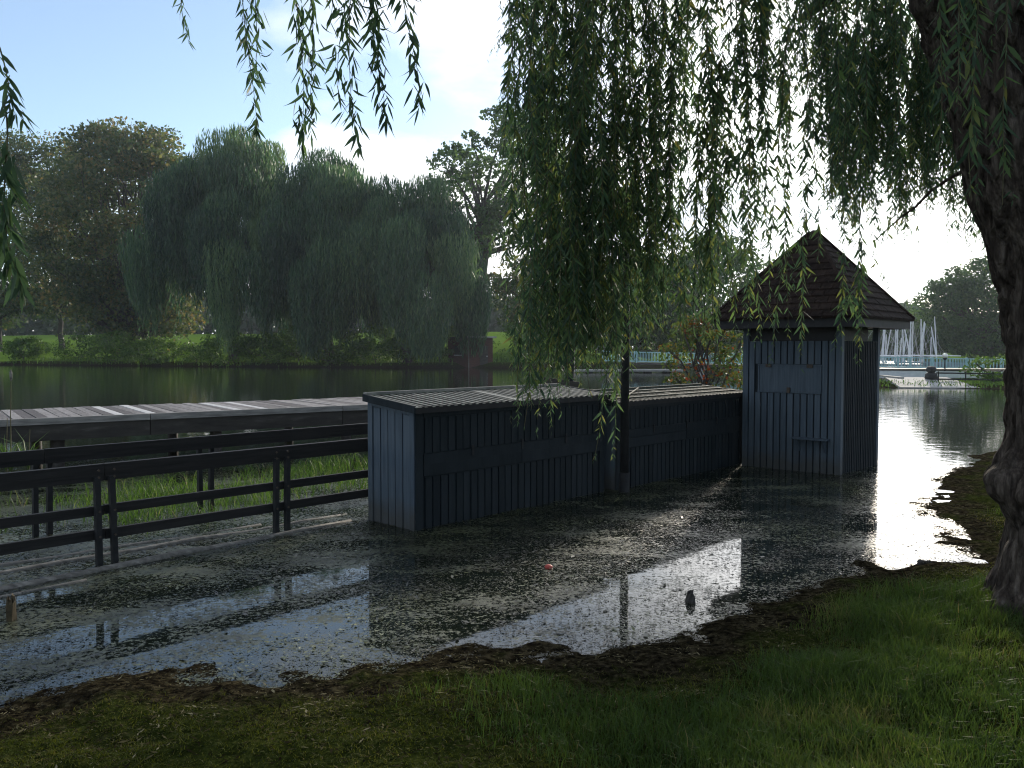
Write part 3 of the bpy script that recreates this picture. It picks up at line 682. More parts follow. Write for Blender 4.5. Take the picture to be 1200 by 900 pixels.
# ------------------------------------------------------------------ big willow at the right
def tree_trunk():
    zs = np.arange(-.15, 4.3, .025)
    prof_z = np.array([-.2, .15, .35, .64, .80, .94, 1.08, 1.26, 1.8, 2.2, 2.6, 3.15, 3.48, 3.95, 4.4])
    left = np.array([2.92, 3.00, 3.09, 3.13, 3.10, 3.08, 3.10, 3.13, 3.09, 3.04, 2.91, 2.71, 2.62, 2.46, 2.34])
    rad = np.array([.60, .48, .40, .36, .36, .36, .36, .36, .37, .38, .39, .40, .41, .45, .46])
    n = 200
    th = np.linspace(0, 2 * np.pi, n, endpoint=False)
    Lf = np.interp(zs, prof_z, left) + .09; Rd = np.interp(zs, prof_z, rad); cx = Lf + Rd
    TH, ZZ = np.meshgrid(th, zs); RR = np.repeat(Rd[:, None], n, 1); CX = np.repeat(cx[:, None], n, 1)
    # bark furrows, buttress roots and burls
    wp = 1.4 * (fbm(TH * 3, ZZ * 2.2, 3) - .5)
    f1 = np.abs(2 * vnoise(TH / (2 * np.pi) * 30 + wp * 2, ZZ * 3.0 + wp, 41) - 1); f2 = np.abs(2 * vnoise(TH / (2 * np.pi) * 64 + wp * 3, ZZ * 8.0, 43) - 1)
    RR = RR + .075 * f1 ** .55 + .034 * f2 ** .7 - .07 + .05 * (fbm(TH * 2.2, ZZ * 1.6, 55) - .5)
    RR += .13 * np.exp(-np.maximum(ZZ - .1, 0) / .16) * np.maximum(0, np.sin(TH * 4 + .7)) ** 1.5
    for bt, bz, br, bw in ((math.pi * 1.02, .97, .13, .17), (math.pi * 1.18, .84, .08, .13), (math.pi * 1.32, 1.02, .12, .2), (math.pi * .98, 3.93, .1, .14), (math.pi * 1.25, 2.9, .05, .2)):
        dth = np.angle(np.exp(1j * (TH - bt))) * .38
        RR += br * np.exp(-(dth ** 2 + (ZZ - bz) ** 2) / bw ** 2)
    CY = 5.25 + .05 * np.sin(ZZ * 1.1)
    V = np.stack([CX + RR * np.cos(TH), CY + RR * np.sin(TH), ZZ + .15 * 0], -1).reshape(-1, 3)
    m = len(zs); F = []
    for i in range(m - 1):
        for k in range(n):
            k2 = (k + 1) % n; F.append((i * n + k, i * n + k2, (i + 1) * n + k2, (i + 1) * n + k))
    F.append(tuple((m - 1) * n + k for k in range(n)))
    mb = MB(); mb.v = V.tolist(); mb.f = F
    return mb
willow = tag(empty('willow_tree', (3.45, 5.25, .2)), 'great willow with burled dark trunk whose leafy curtains hang over the lockers', 'tree')
WOFF = Vector((-3.45, -5.25, -.2))
def wchild(o): o.parent = willow; o.location = WOFF; return o
wchild(tree_trunk().build('trunk', MT['bark'], None, True))
limbs = [([(2.95, 5.25, 4.15), (2.5, 5.6, 5.1), (1.5, 6.6, 5.7), (.8, 7.6, 6.2), (-.6, 8.3, 6.4)], [.34, .24, .18, .12, .06]),
         ([(2.8, 5.25, 4.1), (1.9, 4.6, 5.4), (.3, 4.4, 6.5), (-2.0, 4.8, 7.0), (-3.6, 5.3, 6.9)], [.3, .2, .15, .1, .05]),
         ([(3.0, 5.3, 4.0), (3.4, 6.6, 5.0), (3.6, 8.6, 5.8), (3.7, 10.6, 6.0)], [.3, .2, .14, .06]),
         ([(2.95, 5.2, 4.1), (3.2, 5.0, 6.0), (3.0, 4.6, 8.5)], [.38, .25, .08]),
         ([(3.0, 5.2, 4.1), (4.4, 4.8, 5.4), (6.4, 4.6, 6.6)], [.3, .2, .08]),
         ([(1.5, 6.6, 5.7), (1.7, 7.6, 5.9), (2.4, 8.6, 5.9), (2.9, 9.6, 5.6)], [.14, .1, .07, .04]),
         ([(3.9, 5.6, 3.4), (4.3, 7.0, 3.6), (4.4, 8.4, 3.5), (4.0, 9.2, 3.0)], [.05, .03, .018, .007])]
for pts, rad in limbs:
    # smooth the path
    P_ = [Vector(p) for p in pts]; sm, sr = [], []
    for i in range(len(P_) - 1):
        for k in range(5):
            t = k / 5; sm.append(P_[i].lerp(P_[i + 1], t) + Vector((random.uniform(-.03, .03), random.uniform(-.03, .03), random.uniform(-.03, .03)))); sr.append(rad[i] * (1 - t) + rad[i + 1] * t)
    sm.append(P_[-1]); sr.append(rad[-1])
    wchild(MB().tube(sm, sr, 10).build('limb', MT['bark'], None, True))

def strand_arrays(L_, seed, density=1.1, leaf=.118, side=True):
    """one hanging shoot of length L_, top at origin: twig polyline + leaves"""
    g = np.random.default_rng(seed)
    axes = []
    def path(p0, dir0, ln, sway):
        k = max(4, int(ln / .12)); p = [np.array(p0, float)]; d = np.array(dir0, float)
        for i in range(k):
            d = d * .72 + np.array([g.normal(0, sway), g.normal(0, sway), -1]) * .28; d /= np.linalg.norm(d); p.append(p[-1] + d * ln / k)
        return np.array(p)
    axes.append(path((0, 0, 0), (g.normal(0, .25), g.normal(0, .25), -1), L_, .16))
    if side:
        for j in range(int(L_ * 2.6)):
            t = g.uniform(.03, .85); q = axes[0][int(t * (len(axes[0]) - 1))]
            a = g.uniform(0, 2 * np.pi); axes.append(path(q, (math.cos(a), math.sin(a), -.5), min(g.uniform(.18, .6), (1 - t) * L_ * .9 + .1), .12))
    B, Dd, Sd, Ln, Wd, Tn = [], [], [], [], [], []
    for ax in axes:
        seg = np.linalg.norm(np.diff(ax, axis=0), axis=1); tot = seg.sum(); cum = np.concatenate([[0], np.cumsum(seg)])
        n = max(4, int(tot / .024 * density)); ts = np.sort(g.uniform(0, tot, n)); ts[-1] = tot
        pos = np.stack([np.interp(ts, cum, ax[:, i]) for i in range(3)], 1)
        ang = np.cumsum(g.normal(2.4, .5, n)); tip = np.clip((tot - ts) / .35, .45, 1)
        outw = np.stack([np.cos(ang), np.sin(ang), np.zeros(n)], 1)
        drop = g.uniform(.7, 2.2, n)[:, None]
        d = unit(outw + np.array([0, 0, -1]) * drop)
        s = unit(np.cross(d, g.normal(0, 1, (n, 3))))
        B.append(pos); Dd.append(d); Sd.append(s); l = leaf * g.uniform(.5, 1.3, n) * tip; Ln.append(l); Wd.append(l * g.uniform(.14, .22, n)); Tn.append(np.clip(g.normal(.5, .3, n), 0, .93) + (g.random(n) < .015) * .5)
    return axes, np.concatenate(B), np.concatenate(Dd), np.concatenate(Sd), np.concatenate(Ln), np.concatenate(Wd), np.clip(np.concatenate(Tn), 0, 1)

VARS = []
for li, ln in enumerate((.8, 1.3, 1.8, 2.4, 3.0, 3.6)):
    for k in range(4):
        ax, B, Dd, Sd, Ln, Wd, Tn = strand_arrays(ln, 100 + li * 10 + k)
        tw = MB()
        for j, a_ in enumerate(ax):
            tw.tube(a_[::2] if len(a_) > 8 else a_, [(.0045 if j == 0 else .0022) * (1 - .6 * q / max(1, len(a_[::2]) - 1)) for q in range(len(a_[::2] if len(a_) > 8 else a_))], 4, False)
        lv = leaves6(B, Dd, Sd, Ln, Wd)
        VARS.append((ln, tw.mesh('hanging_branch', MT['twig']), mesh_poly('leaves', lv, 6, MT['willow_leaf'], Tn), lv, Tn, tw))
# (px x, px bottom y, distance, number, px spread x, px spread y): where the curtains end
CURT = [(612, 300, 8.0, 6, 10, 90), (630, 470, 7.6, 14, 14, 60), (632, 512, 7.2, 4, 10, 14), (655, 468, 7.8, 16, 16, 50), (680, 455, 7.4, 18, 14, 40), (683, 468, 7.2, 3, 8, 8), (705, 448, 7.6, 16, 14, 45), (713, 552, 7.3, 2, 2, 6),
        (712, 470, 7.3, 3, 5, 24), (735, 435, 7.9, 16, 16, 50), (760, 410, 7.6, 12, 14, 60), (785, 405, 7.8, 10, 12, 60), (810, 425, 7.5, 6, 12, 50), (832, 430, 7.6, 5, 10, 40), (850, 385, 7.9, 5, 12, 60),
        (870, 340, 7.8, 5, 10, 60), (900, 400, 7.6, 3, 7, 30), (926, 438, 7.3, 2, 4, 12), (945, 330, 7.7, 2, 10, 40), (1003, 430, 7.4, 3, 6, 14), (1040, 325, 7.9, 3, 10, 16), (890, 240, 8.2, 4, 14, 70), (640, 200, 8.4, 9, 25, 80), (700, 180, 8.6, 7, 40, 80), (790, 200, 8.6, 5, 45, 80)]
NEARSET = []
r2 = random.Random(21)
for (px, pyb, d, n, sx, sy) in CURT:
    for k in range(n):
        x = px + r2.gauss(0, sx * .6); yb = pyb - abs(r2.gauss(0, sy)) * (0 if (k == 0) else 1) ; dd = d + r2.uniform(-.45, .45)
        NEARSET.append((at(x, yb, dd), dd))
# strands in front of the trunk and above it
for k in range(6):
    NEARSET.append((at(r2.uniform(1090, 1200), r2.uniform(60, 420), 4.35 + r2.uniform(-.2, .1)), 4.3))
cnt = 0; joinV, joinT, joinTw = [], [], MB()
def place_strand(tip, as_object, lenmin=1.1, lenmax=3.6, scale=1.0):
    global cnt
    cand = [v for v in VARS if lenmin <= v[0] <= lenmax]
    v = r2.choice(cand); rz = r2.uniform(0, 6.28); s = scale * r2.uniform(.9, 1.12)
    low = v[3][:, 2].min() * s; top = Vector((tip[0], tip[1], tip[2] - low))
    if as_object:
        b = bpy.data.objects.new('hanging_branch', v[1]); b.location = top + WOFF; b.rotation_euler = (r2.uniform(-.04, .04), r2.uniform(-.04, .04), rz); b.scale = (s, s, s); link(b, willow)
        f = bpy.data.objects.new('foliage', v[2]); link(f, b); f['kind'] = 'stuff'
        cnt += 1
    else:
        c_, s_ = math.cos(rz), math.sin(rz); A = v[3] * s
        joinV.append(np.stack([A[:, 0] * c_ - A[:, 1] * s_ + top.x, A[:, 0] * s_ + A[:, 1] * c_ + top.y, A[:, 2] + top.z], 1)); joinT.append(v[4])
        T_ = np.array(v[5].v) * s; o = len(joinTw.v)
        joinTw.v += np.stack([T_[:, 0] * c_ - T_[:, 1] * s_ + top.x, T_[:, 0] * s_ + T_[:, 1] * c_ + top.y, T_[:, 2] + top.z], 1).tolist(); joinTw.f += [tuple(i + o for i in q) for q in v[5].f]
    return top, v[0] * s
for tip, d in NEARSET:
    top, ln = place_strand(tip, True, 1.2)
    # shoots stacked above, so that the curtain runs up to the limbs
    z = top.z - .5; g_ = 0
    rt = min(1, max(0, (tip[0] / tip[1] * FPX + 600 - 720) / 120))
    while z < 5.4 and g_ < 4:
        if r2.random() < .62 + .12 * rt: z += 1.1; g_ += 1; continue
        t2, l2 = place_strand((tip[0] + r2.gauss(0, .1), tip[1] + r2.gauss(0, .12), z - .3), False, 1.2, 2.5)
        if d > 5 and r2.random() < .35: place_strand((tip[0] + r2.gauss(0, .16), tip[1] + r2.gauss(0, .2), tip[2] + abs(r2.gauss(.5, .5))), False, 1.2, 2.5)
        z = t2.z - .4; g_ += 1
# finer, farther foliage to the left of the trunk
def outline(x):
    return np.interp(x, [880, 905, 940, 965, 1000, 1030, 1060, 1090, 1110, 1140, 1170, 1210], [90, 235, 130, 230, 300, 245, 290, 255, 270, 330, 360, 380])
for k in range(580):
    x = r2.uniform(895, 1205) if k % 3 else r2.uniform(955, 1120); ymax = outline(x); y = ymax * (1 - abs(r2.gauss(0, .42))) + r2.gauss(0, 14)
    if x < 940 and r2.random() < .5: continue
    place_strand(at(x, max(y, -140), r2.uniform(9.0, 11.8)), False, .8, 1.8)
# crown above the picture, shading the bank
for k in range(560):
    a_ = r2.uniform(0, 6.28); rr_ = 9.0 * math.sqrt(r2.random()); x, y = .6 + rr_ * math.cos(a_), 2.6 + rr_ * math.sin(a_)
    elev = (y if y > .5 else .5) * 415 / FPX + EYE
    z = max(4.6, elev + .35) + abs(r2.gauss(0, 1.5)) + (0 if y > 0 else 1.0)
    place_strand((x, y, z), False, .8, 1.8, 1.4)
# unseen strands added behind the viewer to cut sky light on the foreground
for k in range(150):
    a_ = r2.uniform(math.pi * .93, math.pi * 2.07); rr_ = r2.uniform(5.0, 8.0)
    place_strand((.6 + rr_ * math.cos(a_), -1.0 + rr_ * math.sin(a_), r2.uniform(1.2, 5.5)), False, 1.2, 2.5, 1.4)
cr = mesh_poly('crown', np.concatenate(joinV), 6, MT['willow_leaf'], np.concatenate(joinT))
co = wchild(obj_of('crown', cr)); co['kind'] = 'stuff'
tw = wchild(joinTw.build('twigs', MT['twig'])); tw['kind'] = 'stuff'

# big near shoots with every leaf its own piece
def big_leaf(ln, w, curl, seed):
    m = MB(); n = 6; g = random.Random(seed)
    pts = []
    for i in range(n + 1):
        t = i / n; ww = w * .5 * (math.sin(math.pi * min(1, t * 1.06 + .02) ** .8) if 0 < t < 1 else .03)
        y = curl * t * t * ln; x = ln * t * (1 - .15 * curl * t)
        pts += [(x, -ww, y + ww * .35), (x, 0, y), (x, ww, y + ww * .35)]
    f = []
    for i in range(n):
        o = i * 3; f += [(o, o + 1, o + 4, o + 3), (o + 1, o + 2, o + 5, o + 4)]
    m.add(pts, f)
    me_ = m.mesh('leaf', MT['willow_leaf'], True)
    a = me_.attributes.new('tint', 'FLOAT', 'FACE'); tv = g.choice([.25, .4, .5, .6, .75]); a.data.foreach_set('value', [tv] * len(me_.polygons))
    return me_
BL = [big_leaf(.132, .023, c, i) for i, c in enumerate((.15, .4, -.25, .7, .05, -.5))]
nleaf = 0
def near_shoot(px_top, px_tip, d, nl, first=.0, seed=0, lscale=1.0, width=.10):
    global nleaf
    g = random.Random(seed); ng = np.random.default_rng(seed)
    a = at(px_top[0], px_top[1], d + g.uniform(-.1, .1)); b = at(px_tip[0], px_tip[1], d); k = 12
    pts = []
    for i in range(k + 1):
        t = i / k; p = a + (b - a) * t; sw = math.sin(t * 3.1 + seed) * .035 * min(1, 4 * t * (1 - t) + .3); pts.append(Vector((p[0] + sw, p[1] + sw * .6, p[2])))
    tw_ = MB().tube(pts, [.004 - .003 * i / k for i in range(k + 1)], 5, False).build('hanging_branch', MT['twig'])
    wchild(tw_)
    ln = (pts[0] - pts[-1]).length
    n2 = int(nl * 2.2); t = np.sort(ng.uniform(first, 1, n2)); pa = np.array(pts); ti = np.linspace(0, 1, k + 1)
    pos = np.stack([np.interp(t, ti, pa[:, i]) for i in range(3)], 1) + ng.normal(0, width * .22, (n2, 3)) * np.array([1, 1, .3]) * (t < .9)[:, None]
    aa = ng.uniform(0, 6.28, n2); dv = unit(np.stack([np.cos(aa), np.sin(aa), -ng.uniform(.9, 2.6, n2)], 1)); sv = unit(np.cross(dv, ng.normal(0, 1, (n2, 3)))); l_ = .128 * lscale * ng.uniform(.6, 1.15, n2)
    fo = obj_of('foliage', mesh_poly('foliage', leaves6(pos, dv, sv, l_, l_ * ng.uniform(.14, .21, n2)), 6, MT['willow_leaf'], np.clip(ng.normal(.4, .15, n2), 0, 1)), tw_); fo['kind'] = 'stuff'
    for i in range(nl):
        t = first + (1 - first) * (i + g.uniform(0, .8)) / nl; t = min(t, 1); f = t * k; j = min(int(f), k - 1); p = pts[j].lerp(pts[j + 1], f - j)
        off = Vector((ng.normal(0, width * .35), ng.normal(0, width * .35), 0)) * (1 if t < .93 else 0)
        o = bpy.data.objects.new('leaf', g.choice(BL)); link(o, tw_)
        az = i * 2.4 + g.uniform(-.5, .5); dr = g.uniform(40, 74)
        o.location = p + off * .45; s = lscale * g.uniform(.7, 1.15) * (1 if t < .9 else .8); o.scale = (s, s, s)
        o.rotation_euler = Euler((g.uniform(-1.2, 1.2), R(dr), az), 'XYZ')
        nleaf += 1
near = [((216, -60), (222, 52), 6.0, 14, 0, .8, .08), ((288, -70), (299, 158), 5.6, 30, .0, 1.0, .08), ((304, -70), (292, 100), 5.7, 24, .0, 1.0, .1), ((340, -60), (353, 172), 5.5, 30, .1, 1.0, .12), ((356, -60), (366, 158), 5.6, 26, .1, 1.0, .12),
        ((404, -60), (400, 120), 5.7, 22, .1, 1.05, .12), ((410, -60), (421, 176), 5.5, 28, .1, 1.0, .12), ((437, -60), (452, 148), 5.6, 28, .1, 1.05, .12), ((470, -60), (489, 128), 5.4, 26, .1, 1.1, .12),
        ((380, -60), (384, 26), 5.6, 8, .3, 1.0, .1), ((428, -60), (445, 90), 5.7, 18, .2, 1.0, .12), ((-30, 20), (40, 152), 3.3, 12, .3, .8, .06), ((2, 120), (30, 338), 3.2, 24, .2, 1.1, .08), ((-10, 150), (14, 310), 3.3, 14, .1, 1.1, .10)]
for i, (a_, b_, d_, n_, f_, ls, wd) in enumerate(near):
    near_shoot(a_, b_, d_, n_, f_, i + 3, ls, wd)

# ------------------------------------------------------------------ far trees
def tube_path(m, p0, p1, r0, r1, rr, bend=.08, k=5, n=7):
    p0, p1 = Vector(p0), Vector(p1); ln = (p1 - p0).length; pts = []; rad = []
    for i in range(k + 1):
        t = i / k; j = 0 if i in (0, k) else 1
        pts.append(p0.lerp(p1, t) + Vector((rr.uniform(-1, 1), rr.uniform(-1, 1), rr.uniform(-.3, .3))) * ln * bend * j); rad.append(r0 * (1 - t) + r1 * t)
    m.tube(pts, rad, n); return pts
def broadleaf(name, base, h, w, label, mat, seed, lean=0.0, clump=90, per=130, leaf=.32, bare=.25, gap=.55, group=None, top=.5, dens_r=1.0, trunk_r=.45, cat='tree', fill=1.0):
    rr = random.Random(seed); g = np.random.default_rng(seed)
    o = tag(empty(name, base), label, cat, group)
    tk = MB(); fork = (lean * .45, 0, h * (bare + .1))
    tube_path(tk, (0, 0, -.6), fork, trunk_r, trunk_r * .6, rr, .02); cents = []
    ph = g.uniform(0, 6.28, 4)
    for i in range(clump):
        q = g.normal(0, 1, 3); q /= np.linalg.norm(q); c = q * g.uniform(.45 / fill, 1) ** .4
        z = c[2] * .5 + .5; azm = math.atan2(c[1], c[0])
        prof = (1.0 - .35 * max(0, (z - top) / (1 - top)) ** 2) * (1 + .13 * math.sin(3 * azm + ph[0] + 4 * z) + .08 * math.sin(7 * z + ph[1]))
        cents.append(np.array([c[0] * w * .5 * prof + lean * (bare + (1 - bare) * z), c[1] * w * .42 * prof, h * (bare + (1 - bare) * z * .97)]))
    Vs, Ts = [], []
    for p in cents:
        rs = w * g.uniform(.06, .14) * dens_r
        n = int(per * g.uniform(.6, 1.3)); q = unit(g.normal(0, 1, (n, 3)) + np.array([0, 0, .25])) * (g.uniform(.1, 1, (n, 1)) ** .4) * rs * np.array([1.2, 1.2, .62])
        c = p + q; s = leaf * g.uniform(.5, 1.25, (n, 1))
        a = unit(g.normal(0, 1, (n, 3)) + np.array([0, 0, -.3])); b = unit(np.cross(a, g.normal(0, 1, (n, 3))))
        Vs.append(quads(c, a * s * .6, b * s * .42)); Ts.append(np.clip(g.normal(.45, .22) + g.normal(0, .28, n), 0, 1))
    for p in cents[::3]:
        zf = h * bare + .3 * max(0, p[2] - h * bare)
        st = (lean * .5 * zf / h, 0, min(zf, h * (bare + .25)))
        tube_path(tk, st, p, trunk_r * .28, .03, rr, .07, 4, 5)
    tk.build('trunk', MT['far_bark'], o, True)
    c_ = obj_of('crown', mesh_poly('crown', np.concatenate(Vs), 4, mat, np.concatenate(Ts)), o)
    return o
def far_willow(base, h, w, label, seed, lobes=60, strands=8000, floor=.3, mat=None, group=None, seg=.46, trunk_r=.6):
    rr = random.Random(seed); g = np.random.default_rng(seed)
    o = tag(empty('weeping_willow', base), label, 'tree', group); tk = MB()
    fork = (rr.uniform(-.6, .6), 0, h * .28); tube_path(tk, (0, 0, -.6), fork, trunk_r, trunk_r * .7, rr, .02)
    Vs, Ts, lob = [], [], []
    for k in range(lobes):
        # tongues of shoots: tops scattered over a dome, outer ones start lower
        a = 2.399963 * k + g.uniform(-.4, .4); r = math.sqrt((k + .5) / lobes); f = g.uniform(.86, 1.03)
        zc = h * (1 - .055 - .50 * r ** 2.4) * f; rs = w * g.uniform(.075, .145)
        lob.append((np.array([math.cos(a) * r * w * .43, math.sin(a) * r * w * .40, zc - rs * .6]), rs, g.normal(.42, .32)))  # random tint per tongue stands in for sunlit and shaded lobes
    for i, (c, rs, tn) in enumerate(lob):
        if i % 2 == 0: tube_path(tk, fork, c, trunk_r * .38, .05, rr, .09, 5, 5)
        n = int(strands / lobes); rim = np.hypot(c[0] / (w * .43), c[1] / (w * .40))
        q = unit(g.normal(0, 1, (n, 3)) + np.array([0, 0, .8])) * (g.uniform(.72, 1, (n, 1))) * rs * np.array([1.1, 1.1, .75])
        p = c + q; rho = np.hypot(q[:, 0], q[:, 1]) / (rs * 1.1)
        Lt = h * g.uniform(.12, .40) * (.75 + .85 * rim); ln = Lt * (1 - .55 * rho ** 2) * g.uniform(.65, 1.0, n)
        ln = np.minimum(ln, p[:, 2] - floor - g.uniform(0, 1.0, n)); ln = np.maximum(ln, .4)
        k = np.maximum(2, (ln / seg * 1.05).astype(int)); out = unit(q * np.array([1, 1, 0]) + 1e-4)
        for j in range(int(k.max())):
            act = k > j
            if not act.any(): continue
            t = ((j + g.uniform(.2, .8, n)) / k)[act]; m_ = act.sum()
            pull = (.5 * np.sqrt(t) - .9 * t * t)[:, None] * rs * .6
            pos = p[act] + np.concatenate([out[act, :2] * pull, (-ln[act] * t)[:, None]], 1) + g.normal(0, .09, (m_, 3))
            s = seg * g.uniform(.5, 1.05, (m_, 1)); a = unit(np.array([0, 0, -1.0]) + g.normal(0, .2, (m_, 3))); b = unit(np.cross(a, g.normal(0, 1, (m_, 3))))
            Vs.append(quads(pos, a * s * .90, b * s * .15)); Ts.append(np.clip(tn + g.normal(0, .19, m_), 0, 1))
    tk.build('trunk', MT['far_bark'], o, True)
    obj_of('crown', mesh_poly('crown', np.concatenate(Vs), 4, mat or MT['willow_far'], np.concatenate(Ts)), o)
    return o
def base_at(px, d):
    x = (px - 600) / FPX * d; z, _ = height(np.array([x]), np.array([d])); return (x, d, float(z[0]))
def hpx(pytop, d, z0): return EYE + d * (410 - pytop) / FPX - z0
FB = 'trees along the far bank'
b = base_at(0, 122); broadleaf('broadleaf_tree', b, hpx(146, 122, b[2]), 21, 'olive broadleaf tree with sky gaps at the far end of the lawn bank', MT['maple_leaf'], 31, clump=230, per=130, bare=.12, leaf=.4, group=FB)
b = base_at(72, 124); broadleaf('broadleaf_tree', b, hpx(156, 124, b[2]), 18, 'thin olive tree with airy crown between two broader olive trees', MT['maple_leaf'], 32, clump=170, per=130, bare=.12, leaf=.4, group=FB)
b = base_at(158, 104); broadleaf('broadleaf_tree', b, hpx(130, 104, b[2]), 23, 'tall dense brown-tinged tree beside the far willows', MT['brown_maple_leaf'], 33, clump=400, per=150, bare=.0, leaf=.4, fill=1.4, group=FB, trunk_r=.8)
b = base_at(275, 91.5); far_willow(b, hpx(132, 91.5, b[2]), 21, 'tallest round-topped willow next to the brown-tinged tree', 41, 40, 11500, group=FB)
b = base_at(385, 88); far_willow(b, hpx(164, 88, b[2]), 18.5, 'middle weeping willow drooping to the far water', 42, 38, 11500, .2, group=FB)
b = base_at(478, 85.5); far_willow(b, hpx(192, 85.5, b[2]), 17, 'lowest weeping willow beside the red boathouse, branches touching the water', 43, 38, 11500, .1, group=FB)
b = base_at(556, 97); broadleaf('cottonwood_tree', b, hpx(122, 97, b[2]), 16, 'airy leaning cottonwood with bare trunk behind the red boathouse', MT['poplar_leaf'], 34, lean=3.2, clump=120, per=120, bare=.36, leaf=.42, group=FB, dens_r=.85, trunk_r=.95, top=.4)
b = base_at(655, 104); broadleaf('broadleaf_tree', b, hpx(285, 104, b[2]), 16, 'round green tree seen through the willow curtain right of the boathouse', MT['maple_leaf'], 35, clump=190, per=130, bare=.03, leaf=.42, group=FB)
b = base_at(745, 108); broadleaf('broadleaf_tree', b, hpx(300, 108, b[2]), 15, 'broad green tree seen through the willow curtain behind the lamp post', MT['poplar_leaf'], 36, clump=190, per=130, bare=.03, leaf=.42, group=FB)
b = base_at(830, 104); broadleaf('broadleaf_tree', b, hpx(272, 104, b[2]), 16, 'hazy green tree rising behind the booth roof and footbridge', MT['poplar_leaf'], 37, clump=190, per=130, bare=.03, leaf=.42, group=FB)
b = base_at(1150, 100); broadleaf('broadleaf_tree', b, hpx(303, 100, b[2]), 14, 'dark rounded tree beyond the footbridge, beside the great willow trunk', MT['poplar_leaf'], 38, clump=230, per=150, bare=.04, group='trees beyond the footbridge')
b = base_at(1050, 112); broadleaf('broadleaf_tree', b, hpx(364, 112, b[2]), 17, 'low distant tree behind the sailboat masts', MT['poplar_leaf'], 39, clump=170, per=110, bare=.02, leaf=.4, group='trees beyond the footbridge')
b = base_at(960, 130); broadleaf('broadleaf_tree', b, hpx(350, 130, b[2]), 18, 'distant tree hidden mostly behind the booth', MT['poplar_leaf'], 40, clump=150, per=110, bare=.02, leaf=.4, group='trees beyond the footbridge')
# bank shrubs
def shrub(px, d, h, w, label, mat, seed, n=36, per=70, leaf=.16, group=None, z=None):
    b = base_at(px, d)
    if z is not None: b = (b[0], b[1], z)
    return broadleaf('shrub', b, h, w, label, mat, seed, clump=n, per=per, leaf=leaf, bare=.04, group=group, trunk_r=.06, cat='shrub', dens_r=1.5)
shrub(92, 99.5, 3.0, 6.5, 'dark spreading shrub on the sunlit lawn bank', MT['bank_shrub_leaf'], 51, group='shrubs on the far bank')
shrub(45, 112, 2.2, 3.0, 'small dark bush standing on the sunlit lawn', MT['bank_shrub_leaf'], 52, group='shrubs on the far bank')
shrub(607, 87, 4.2, 5.5, 'bright green bush hugging the right wall of the boathouse', MT['bank_shrub_leaf'], 53, group='shrubs on the far bank')
shrub(655, 86, 3.2, 6, 'low green bush on the far shore behind the leaning post', MT['bank_shrub_leaf'], 54, group='shrubs on the far bank')
shrub(230, 92, 1.8, 4.5, 'low green bush beneath the tallest far willow', MT['bank_shrub_leaf'], 55, group='shrubs on the far bank')
shrub(826, 20, 3.0, 2.3, 'red and olive leaved shrub between the lockers and the footbridge', MT['shrub_leaf'], 56, 60, 60, .085, z=-.2)
shrub(1165, 41, 1.3, 2.4, 'small green bush on the bank below the iron railing', MT['bank_shrub_leaf'], 57, 20, 60, .12, group='shrubs on the right bank')

for i, (px, d, h_, w_) in enumerate([(28, 101, 2.0, 4), (135, 95, 2.4, 6), (180, 93, 2.0, 5), (268, 88.5, 2.6, 6), (312, 88, 2.2, 6), (350, 87.5, 2.8, 6), (395, 86, 2.4, 6), (440, 85.5, 2.6, 6), (485, 85, 2.2, 5), (515, 86, 2.8, 5)]):
    shrub(px, d, h_ * 1.4, w_ * 1.1, 'low dark leafy bush on the far shore beneath the tall trees', MT['bank_shrub_leaf'], 60 + i, 40, 80, .24, group='bushes under the far trees')
# distant wood that reads as one mass
g = np.random.default_rng(77)
n = 70000
xx = g.uniform(-260, 330, n); yy = g.uniform(190, 230, n)
hh = 7 + 7 * fbm(xx * .06, yy * .02, 71) + 4 * (fbm(xx * .25, yy * .1, 72) - .5); zb_, _ = height(xx, yy)
zz_ = zb_ - .5 + hh * g.uniform(0, 1, n) ** .7
a_ = unit(g.normal(0, 1, (n, 3))); b_ = unit(np.cross(a_, g.normal(0, 1, (n, 3)))); s_ = g.uniform(.5, 1.2, (n, 1))
tag(obj_of('distant_wood', mesh_poly('distant_wood', quads(np.stack([xx, yy, zz_], 1), a_ * s_, b_ * s_ * .8), 4, MT['wood_leaf'], g.uniform(0, 1, n))), 'far hazy line of woodland on the horizon', kind='stuff')

# ------------------------------------------------------------------ boathouse
def boathouse():
    p = (-4.3, 85.4)
    o = tag(empty('boathouse', (p[0], p[1], .0), R(38)), 'small dark red brick boathouse with flat roof on the far shore', 'boathouse')
    w, d, h = 3.1, 3.6, 3.0
    MB().box(-w / 2, w / 2, -d / 2, d / 2, -.4, h).build('wall', MT['brick'], o)
    MB().box(-w / 2 - .25, w / 2 + .25, -d / 2 - .25, d / 2 + .25, h + .003, h + .14).build('roof', MT['fascia'], o)
    MB().box(-w / 2 - .27, w / 2 + .27, -d / 2 - .28, -d / 2 - .253, h + .02, h + .17).build('roof_edge', MT['concrete'], o)
    dr = MB().box(-.1, .9, -d / 2 - .05, -d / 2 - .003, .2, 2.2).build('door', MT['fascia'], o)
    MB().box(.72, .8, -d / 2 - .10, -d / 2 - .053, 1.1, 1.2).build('handle', MT['mast'], dr)
    MB().tube([(-w / 2 + .06, -d / 2 - .06, 0), (-w / 2 + .06, -d / 2 - .06, h)], .05, 6).build('downpipe', MT['log'], o)
    wn = MB().box(-w / 2 - .04, -w / 2 - .003, -.7, .5, 1.3, 2.2).build('window', MT['black'], o)
    MB().box(-w / 2 - .08, -w / 2 - .043, -.8, .6, 1.2, 1.3).build('sill', MT['concrete'], wn)
boathouse()

